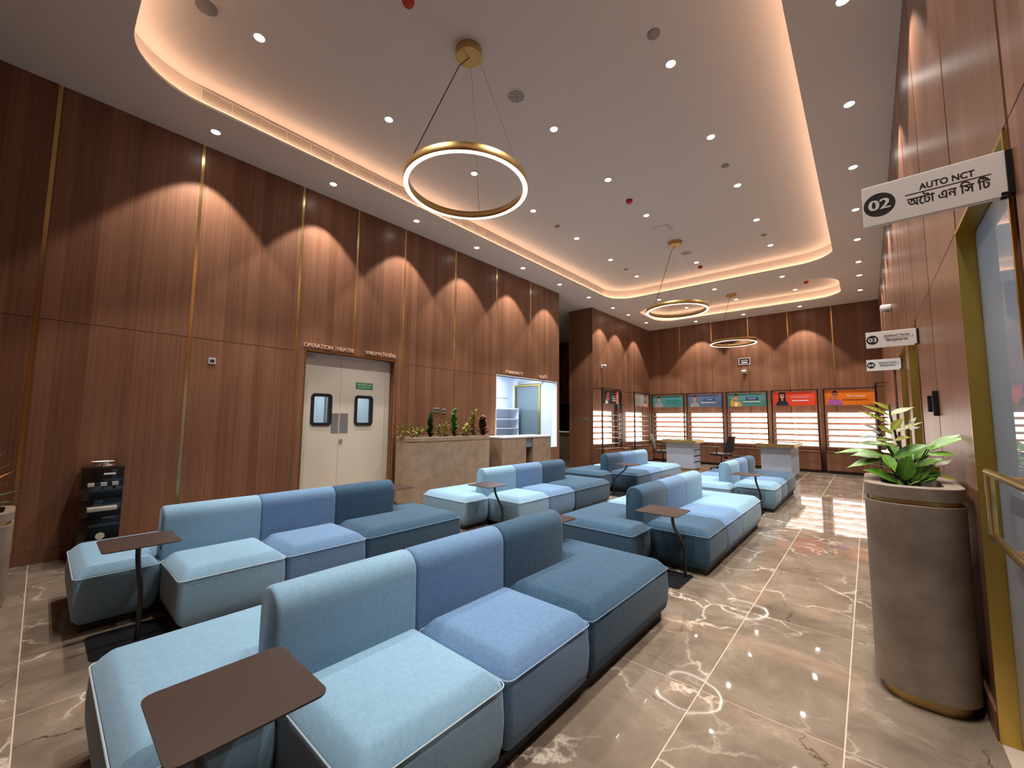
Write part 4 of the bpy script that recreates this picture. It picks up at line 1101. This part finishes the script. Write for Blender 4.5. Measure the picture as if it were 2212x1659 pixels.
G().box(-0.29, 0.02, 6.92 + oy, 7.084 + oy, 0.0, 0.843).build('niche_back', M['wood_unit'], c2)

ps = thing('pharmacy_shelf', 'white open shelving seen through the left of the pharmacy window', 'shelf', (-7.60, 8.12, 0))
G().box(-0.195, -0.175, -0.75, 0.75, 0, 1.75).box(-0.175, 0.15, -0.75, -0.73, 0, 1.75).box(-0.175, 0.15, 0.73, 0.75, 0, 1.75).build('carcass', M['roomwhite'], ps)
for z in (0.10, 0.40, 0.70, 0.95, 1.20, 1.45, 1.73):
    G().add([(-0.175, -0.73, z), (0.15, -0.73, z - 0.02), (0.15, 0.73, z - 0.02), (-0.175, 0.73, z), (-0.175, -0.73, z + 0.018), (0.15, -0.73, z - 0.002), (0.15, 0.73, z - 0.002), (-0.175, 0.73, z + 0.018)],
            [(3, 2, 1, 0), (4, 5, 6, 7), (0, 1, 5, 4), (1, 2, 6, 5), (2, 3, 7, 6), (3, 0, 4, 7)]).build('shelf', M['roomwhite'], ps)
tb = thing('towel_rail', 'short steel rail on the white pharmacy wall above the shelves', 'rail', (-7.80, 8.3, 2.03))
G().tube([(0, -0.5, 0), (0.12, -0.5, 0), (0.12, 0.35, 0), (0, 0.35, -0.0)], 0.010, 8).build('bar', M['steel'], tb, smooth=40)

# passage counter
rc = thing('reception_counter', 'narrow stone counter with white top glimpsed in the passage', 'counter', (-7.75, 12.3, 0))
G().bbox(-0.9, 0.62, -0.25, 0.25, 0.03, 1.0, 0.004).build('body', M['stone'], rc)
G().box(-0.86, 0.58, -0.22, 0.22, 0.0, 0.03).build('plinth', M['white'], rc)
G().bbox(-0.93, 0.65, -0.29, 0.28, 1.0, 1.035, 0.003).build('counter_top', M['white'], rc)
gw = thing('glass_partition', 'dark glass partition with brass edge behind the passage counter', 'partition', (-8.0, 13.4, 0))
G().box(-1.4, 0.9, -0.02, 0.02, 0.0, 2.1).build('pane', M['darkglass'], gw)
G().box(-1.4, 0.9, -0.03, 0.03, 2.1, 2.14).box(-0.42, -0.39, -0.03, 0.03, 0, 2.1).build('brass_edge', M['brass'], gw)

# ================================================================== EYEWEAR DISPLAYS
def display(label, loc, rz, w=1.14, fd=0.46, bench=True):
    t = thing('eyewear_display', label, 'display', loc, rz, 'backlit eyewear display units')
    a = w / 2
    if bench:
        G().box(-a + 0.02, a - 0.02, -0.38, -0.004, 0.0, 0.075).build('plinth', M['plinth'], t)
        G().box(-a, a, -0.40, -0.002, 0.075, 0.585).build('bench', M['wood_unit'], t)
        for z0, z1 in ((0.085, 0.315), (0.335, 0.555)):
            d = G().box(-a + 0.004, a - 0.004, -0.42, -0.401, z0, z1).build('drawer', M['wood_unit'], t)
            G().box(-a + 0.004, a - 0.004, -0.424, -0.401, z1 + 0.001, z1 + 0.014).build('brass_trim', M['brass'], d)
        G().box(-a, a, -0.425, -0.002, 0.586, 0.606).build('bench_top', M['wood_unit'], t)
    y = -fd
    for s in (-1, 1):
        p = G().box(s * a - 0.016, s * a + 0.016, y - 0.016, y + 0.016, 0.40 if bench else 0.1, 2.40).build('post', M['blacksteel'], t)
        G().box(s * a - 0.008, s * a + 0.008, y + 0.016, -0.002, 2.372, 2.388).build('top_arm', M['blacksteel'], p)
        for k in range(6):
            z = 0.745 + 0.172 * k
            G().box(s * a - 0.012, s * a + 0.012, y + 0.016, y + 0.05, z - 0.014, z + 0.010).build('shelf_bracket', M['blacksteel'], p)
    G().box(-a + 0.016, a - 0.016, y - 0.012, y + 0.012, 2.376, 2.40).build('top_rail', M['blacksteel'], t)
    for k in range(6):
        z = 0.745 + 0.172 * k
        s = G().box(-a + 0.03, a - 0.03, -fd + 0.03, -0.062, z - 0.012, z - 0.002).build('shelf', M['acrylic'], t)
        G().box(-a + 0.06, a - 0.06, -0.060, -0.004, z - 0.012, z + 0.105).build('light_panel', M['shelflight'], s)
    return t
XD = [-5.42, -4.17, -2.905, -1.64, -0.36]
nmx = ['left end of the back wall, under a teal banner', 'back wall, under a slate blue banner', 'back wall, under a teal banner with a waving boy', 'back wall, under the red banner', 'right end of the back wall, under the orange banner']
units = [display('backlit shelving for spectacles at the ' + n if i in (0, 4) else 'backlit shelving for spectacles on the ' + n, (x, YB, 0), 0, fd=0.30) for i, (x, n) in enumerate(zip(XD, nmx))]
display('backlit spectacle shelving on the left bay wall, the nearer of two, under a dark banner', (XL, 11.32, 0), PI / 2, w=1.16, fd=0.34)
display('backlit spectacle shelving on the left bay wall, the farther of two, under a sage banner', (XL, 13.56, 0), PI / 2, w=1.26, fd=0.34)
display('eyewear display frame seen edge-on against the far right wall', (XR, 13.6, 0), -PI / 2, w=1.2, fd=0.20)
mr = thing('wall_mirror', 'tall black-edged mirror between the two left eyewear bays', 'mirror', (XL, 12.42, 0))
G().box(0.0, 0.33, -0.23, 0.23, 0.0, 0.56).build('bench', M['wood_unit'], mr)
G().box(0.012, 0.02, -0.21, 0.21, 0.60, 2.38).build('mirror_pane', M['mirror'], mr)
G().box(0.0, 0.03, -0.23, -0.21, 0.56, 2.40).box(0.0, 0.03, 0.21, 0.23, 0.56, 2.40).box(0.0, 0.03, -0.21, 0.21, 2.38, 2.40).build('frame', M['blacksteel'], mr)

# ---- banners with printed portraits
PM = {k: simple('print_' + k, c, 0.5, spec=0.25) for k, c in dict(
    teal=(0.075, 0.30, 0.31), slate=(0.12, 0.19, 0.33), teal2=(0.09, 0.27, 0.27), red=(0.80, 0.075, 0.035), orange=(0.80, 0.20, 0.015), dark=(0.035, 0.022, 0.018), sage=(0.30, 0.30, 0.24),
    skin=(0.52, 0.27, 0.17), skin2=(0.36, 0.14, 0.075), hair=(0.015, 0.010, 0.009), grey=(0.36, 0.36, 0.38), lightgrey=(0.62, 0.62, 0.62), navy=(0.03, 0.035, 0.075), yellow=(0.80, 0.42, 0.05), purple=(0.42, 0.12, 0.42), white=(0.85, 0.83, 0.80), cobalt=(0.03, 0.06, 0.26), pink=(0.75, 0.28, 0.26), tealdark=(0.03, 0.15, 0.17), maroon=(0.25, 0.04, 0.01)).items()}
def ell(cx, cz, rx, rz, n=20, a0=0, a1=2 * PI): return [(cx + rx * math.cos(a0 + (a1 - a0) * k / n), cz + rz * math.sin(a0 + (a1 - a0) * k / n)) for k in range(n if a1 - a0 > 6.2 else n + 1)]
def banner(label, loc, rz, bg, shapes, w=1.06, h=0.415):
    """flat printed panel; shapes are (colour, polygon in panel coordinates 0..1 x 0..h/w)"""
    t = thing('poster', label, 'poster', loc, rz, 'printed banners over the eyewear shelves')
    G().box(-w / 2, w / 2, -0.012, 0.0, -h / 2, h / 2).build('panel', PM[bg], t)
    keys = []
    for c, _ in shapes:
        if c not in keys: keys.append(c)
    g = G()
    for i, (c, p) in enumerate(shapes):
        if c == 'text':
            continue
        yy = -0.0124 - 0.0004 * i
        pts = [(max(-w / 2, min(w / 2, (x - 0.5) * w)), yy, max(-h / 2, min(h / 2, (z - 0.195) * w))) for x, z in p]
        g.add(pts, [tuple(range(len(pts)))], keys.index(c))
    for i, (c, p) in enumerate(shapes):
        if c == 'text':
            body, x, z, wd, hh = p
            put_text(g, body, ((x - 0.5) * w, -0.0124 - 0.0004 * i, (z - 0.195) * w), (1, 0, 0), (0, 0, 1), (0, -1, 0), width=wd * w, height=hh * w, mi=keys.index('text'))
    g.build('print', [PM[k] if k != 'text' else PM['white'] for k in keys], t)
    return t
def figure(x, s, skin, top, hair='short', glasses=True):
    P = [(top, [(x - 0.115 * s, 0.0), (x + 0.115 * s, 0.0), (x + 0.105 * s, 0.075 * s), (x + 0.06 * s, 0.115 * s), (x - 0.06 * s, 0.115 * s), (x - 0.105 * s, 0.075 * s)])]
    if hair == 'long': P.append(('hair', [(x - 0.062 * s, 0.09 * s), (x + 0.062 * s, 0.09 * s), (x + 0.07 * s, 0.20 * s), (x + 0.055 * s, 0.285 * s), (x, 0.315 * s), (x - 0.055 * s, 0.285 * s), (x - 0.07 * s, 0.20 * s)]))
    P.append((skin, [(x - 0.02 * s, 0.105 * s), (x + 0.02 * s, 0.105 * s), (x + 0.02 * s, 0.17 * s), (x - 0.02 * s, 0.17 * s)]))
    P.append((skin, ell(x, 0.212 * s, 0.044 * s, 0.062 * s)))
    if hair != 'long': P.append(('hair', [(x - 0.047 * s, 0.22 * s)] + [(x + 0.050 * s * math.cos(a), 0.225 * s + 0.068 * s * math.sin(a)) for a in [PI * (1 - k / 10) for k in range(11)]] + [(x + 0.047 * s, 0.22 * s), (x + 0.038 * s, 0.25 * s), (x, 0.258 * s), (x - 0.038 * s, 0.25 * s)]))
    else: P.append(('hair', [(x - 0.047 * s, 0.21 * s), (x - 0.05 * s, 0.26 * s), (x, 0.29 * s), (x + 0.05 * s, 0.26 * s), (x + 0.047 * s, 0.21 * s), (x + 0.036 * s, 0.25 * s), (x, 0.262 * s), (x - 0.036 * s, 0.25 * s)]))
    if glasses:
        for q in (-1, 1): P.append(('hair', [(x + q * 0.022 * s - 0.018 * s, 0.207 * s), (x + q * 0.022 * s + 0.018 * s, 0.207 * s), (x + q * 0.022 * s + 0.018 * s, 0.228 * s), (x + q * 0.022 * s - 0.018 * s, 0.228 * s)]))
        for q in (-1, 1): P.append((skin, [(x + q * 0.022 * s - 0.013 * s, 0.211 * s), (x + q * 0.022 * s + 0.013 * s, 0.211 * s), (x + q * 0.022 * s + 0.013 * s, 0.224 * s), (x + q * 0.022 * s - 0.013 * s, 0.224 * s)]))
    P.append(('white' if hair != 'beard' else 'hair', ell(x, 0.178 * s, 0.015 * s, 0.005 * s, 10)))
    return P
def bar(c, x0, x1, z, h): return (c, [(x0, z), (x1, z), (x1, z + h), (x0, z + h)])
def words(c, x0, z, ws, h):
    out = []; x = x0
    for w in ws: out.append(bar(c, x, x + w, z, h)); x += w + 0.012
    return out
logo = words('white', 0.90, 0.345, (0.035, 0.012, 0.02), 0.018)
yb = YB - 0.255; zb = 2.135
bw = [1.06, 1.08, 1.08, 1.08, 1.09]
banner('teal banner of a man in a grey shirt, leftmost on the back wall', (XD[0], yb, zb), 0, 'teal', figure(0.20, 1.25, 'skin', 'grey', 'short', False) + words('tealdark', 0.45, 0.20, (0.12, 0.16, 0.14), 0.03) + words('tealdark', 0.48, 0.12, (0.14, 0.18), 0.026) + logo, bw[0])
banner('slate blue banner of a smiling man with glasses and a navy text box', (XD[1], yb, zb), 0, 'slate', figure(0.20, 1.25, 'skin', 'grey') + [bar('cobalt', 0.47, 0.80, 0.19, 0.07)] + words('lightgrey', 0.53, 0.215, (0.05, 0.14), 0.018) + words('white', 0.38, 0.12, (0.17, 0.12, 0.13), 0.024) + logo, bw[1])
banner('teal banner of a boy in a yellow jacket raising his hand', (XD[2], yb, zb), 0, 'teal2', figure(0.22, 1.28, 'skin', 'yellow') + [('white', [(0.175, 0), (0.265, 0), (0.25, 0.12), (0.19, 0.12)]), ('yellow', [(0.05, 0.10), (0.09, 0.07), (0.16, 0.20), (0.13, 0.23)]), ('skin', ell(0.135, 0.245, 0.022, 0.035)), bar('cobalt', 0.48, 0.81, 0.19, 0.075)] + words('lightgrey', 0.54, 0.215, (0.05, 0.14), 0.018) + words('white', 0.40, 0.12, (0.15, 0.11, 0.17), 0.024) + logo, bw[2])
banner('red banner of a long-haired woman in glasses and a navy top', (XD[3], yb, zb), 0, 'red', figure(0.22, 1.3, 'skin', 'navy', 'long') + [bar('pink', 0.42, 0.86, 0.20, 0.006), bar('pink', 0.42, 0.86, 0.262, 0.006), bar('pink', 0.42, 0.426, 0.20, 0.066), bar('pink', 0.854, 0.86, 0.20, 0.066)] + words('pink', 0.44, 0.217, (0.12, 0.10, 0.14), 0.034) + words('white', 0.45, 0.125, (0.14, 0.22), 0.026) + logo, bw[3])
banner('orange banner of a boy in a purple jumper reading Harry bouuer', (XD[4], yb, zb), 0, 'orange', figure(0.21, 1.3, 'skin2', 'purple') + [('purple', [(0.06, 0.09), (0.09, 0.06), (0.135, 0.15), (0.115, 0.17)]), ('skin2', ell(0.12, 0.19, 0.020, 0.03))] + words('maroon', 0.36, 0.125, (0.06, 0.14, 0.13, 0.05, 0.07), 0.02) + logo + [('text', ('Harry bouuer', 0.45, 0.185, 0.37, 0.085))], bw[4])
banner('dark banner with a close-up profile of a man in glasses, on the left bay', (XL + 0.30, 11.32, zb), PI / 2, 'dark', [('skin2', ell(0.30, 0.21, 0.10, 0.155)), ('hair', ell(0.265, 0.28, 0.10, 0.10)), ('skin2', ell(0.33, 0.20, 0.085, 0.13)), ('white', [(0.14, 0.0), (0.36, 0.0), (0.30, 0.07), (0.20, 0.12)]), bar('hair', 0.30, 0.43, 0.215, 0.03), bar('red', 0.86, 1.0, 0.30, 0.09), bar('pink', 0.86, 1.0, 0.0, 0.30)] + words('lightgrey', 0.56, 0.22, (0.14, 0.10), 0.02) + words('white', 0.60, 0.15, (0.2,), 0.035) + words('white', 0.60, 0.09, (0.12, 0.1), 0.03), 1.0)
banner('sage banner with a long-haired woman at its right, on the left bay', (XL + 0.30, 13.56, zb), PI / 2, 'sage', [bar('grey', 0.45, 0.56, 0.0, 0.39)] + figure(0.80, 1.2, 'skin', 'pink', 'long') + words('lightgrey', 0.12, 0.28, (0.1,), 0.02), 1.14)

# ================================================================== DESKS AND CHAIRS
def desk(label, x0, x1, y0, y1, h=0.885, slots=False):
    t = thing('service_desk', label, 'desk', ((x0 + x1) / 2, (y0 + y1) / 2, 0))
    ax, ay = (x1 - x0) / 2, (y1 - y0) / 2
    G().bbox(-ax + 0.09, ax - 0.09, -ay + 0.09, ay - 0.09, 0.06, h - 0.09, 0.004).build('pedestal', M['desk'], t)
    G().box(-ax + 0.11, ax - 0.11, -ay + 0.11, ay - 0.11, 0, 0.06).build('brass_plinth', M['brass_soft'], t)
    G().box(-ax, ax, -ay, -ay + 0.02, h - 0.09, h).box(-ax, ax, ay - 0.02, ay, h - 0.09, h).box(-ax, -ax + 0.02, -ay + 0.02, ay - 0.02, h - 0.09, h).box(ax - 0.02, ax, -ay + 0.02, ay - 0.02, h - 0.09, h).build('brass_edge', M['brass_soft'], t)
    G().box(-ax + 0.02, ax - 0.02, -ay + 0.02, ay - 0.02, h - 0.09, h - 0.012).build('glass_top', M['blackgloss'], t)
    if slots:
        for k in range(3):
            z = 0.24 + 0.17 * k
            G().box(ax - 0.0905, ax - 0.086, -ay + 0.12, ay - 0.10, z, z + 0.03).build('shelf_slot', M['ink'], t)
            G().box(ax - 0.089, ax - 0.078, -ay + 0.12, ay - 0.10, z + 0.03, z + 0.036).build('shelf_lip', M['desk'], t)
    return t
desk('gold-topped blue-grey desk with side slots, between the two office chairs', -4.72, -3.76, 12.35, 13.15, slots=True)
desk('gold-topped blue-grey desk behind the far sofa on the right', -2.20, -1.38, 12.05, 13.75)
def office_chair(label, x, y, rz):
    t = thing('office_chair', label, 'chair', (x, y, 0), rz, 'black office chairs at the left desk')
    for k in range(5):
        a = 2 * PI * k / 5 + 0.3
        l_ = G().tube([(0.03 * math.cos(a), 0.03 * math.sin(a), 0.10), (0.29 * math.cos(a), 0.29 * math.sin(a), 0.065)], [0.022, 0.014], 8).build('base_arm', M['black'], t, smooth=50)
        c = G(); cx_, cy_ = 0.29 * math.cos(a), 0.29 * math.sin(a)
        c.loft([[(cx_ - math.sin(a) * q, cy_ + math.cos(a) * q, 0.03) if False else (cx_ - math.sin(a) * q + math.cos(a) * 0.03 * math.cos(u), cy_ + math.cos(a) * q + math.sin(a) * 0.03 * math.cos(u), 0.030 + 0.03 * math.sin(u)) for u in [2 * PI * i / 12 for i in range(12)]] for q in (-0.018, 0.018)])
        c.build('caster', M['black'], l_)
    G().lathe([(0.028, 0.08), (0.028, 0.26), (0.018, 0.26), (0.018, 0.42)], 0, 0, 14).build('gas_column', M['black'], t, smooth=50)
    G().bbox(-0.24, 0.24, -0.23, 0.23, 0.42, 0.50, 0.03).build('seat', M['black'], t, smooth=45)
    g = G(); rings = []
    for z, y, w in ((0.54, 0.235, 0.19), (0.62, 0.255, 0.215), (0.75, 0.265, 0.22), (0.90, 0.29, 0.21), (1.0, 0.325, 0.19)):
        rings.append([(-w, y, z), (-w * 0.5, y + 0.03, z), (w * 0.5, y + 0.03, z), (w, y, z), (w, y + 0.022, z), (w * 0.5, y + 0.055, z), (-w * 0.5, y + 0.055, z), (-w, y + 0.022, z)])
    g.loft(rings); g.build('backrest', M['black'], t, smooth=45)
    G().tube([(0, 0.05, 0.41), (0, 0.27, 0.45), (0, 0.30, 0.62)], 0.022, 8).build('back_support', M['black'], t, smooth=50)
    for s in (-1, 1):
        G().tube([(s * 0.20, 0.0, 0.43), (s * 0.27, 0.0, 0.46), (s * 0.27, 0.02, 0.66)], 0.015, 8).build('arm_post', M['black'], t, smooth=50)
        G().bbox(s * 0.27 - 0.03, s * 0.27 + 0.03, -0.13, 0.12, 0.66, 0.685, 0.01).build('armrest', M['black'], t, smooth=45)
    return t
office_chair('black mesh office chair right of the left desk', -3.33, 13.3, -PI / 2 - 0.25)
office_chair('black office chair half hidden at the left side of the left desk', -5.02, 13.2, PI / 2 + 0.2)
st = thing('low_stool', 'small low brown stool by the back wall displays', 'stool', (-3.05, 14.25, 0))
G().box(-0.22, 0.22, -0.16, 0.16, 0.34, 0.37).build('seat', M['bronze'], st)
for sx in (-1, 1):
    for sy in (-1, 1): G().box(sx * 0.2 - 0.012, sx * 0.2 + 0.012, sy * 0.14 - 0.012, sy * 0.14 + 0.012, 0, 0.34).build('leg', M['steel'], st)
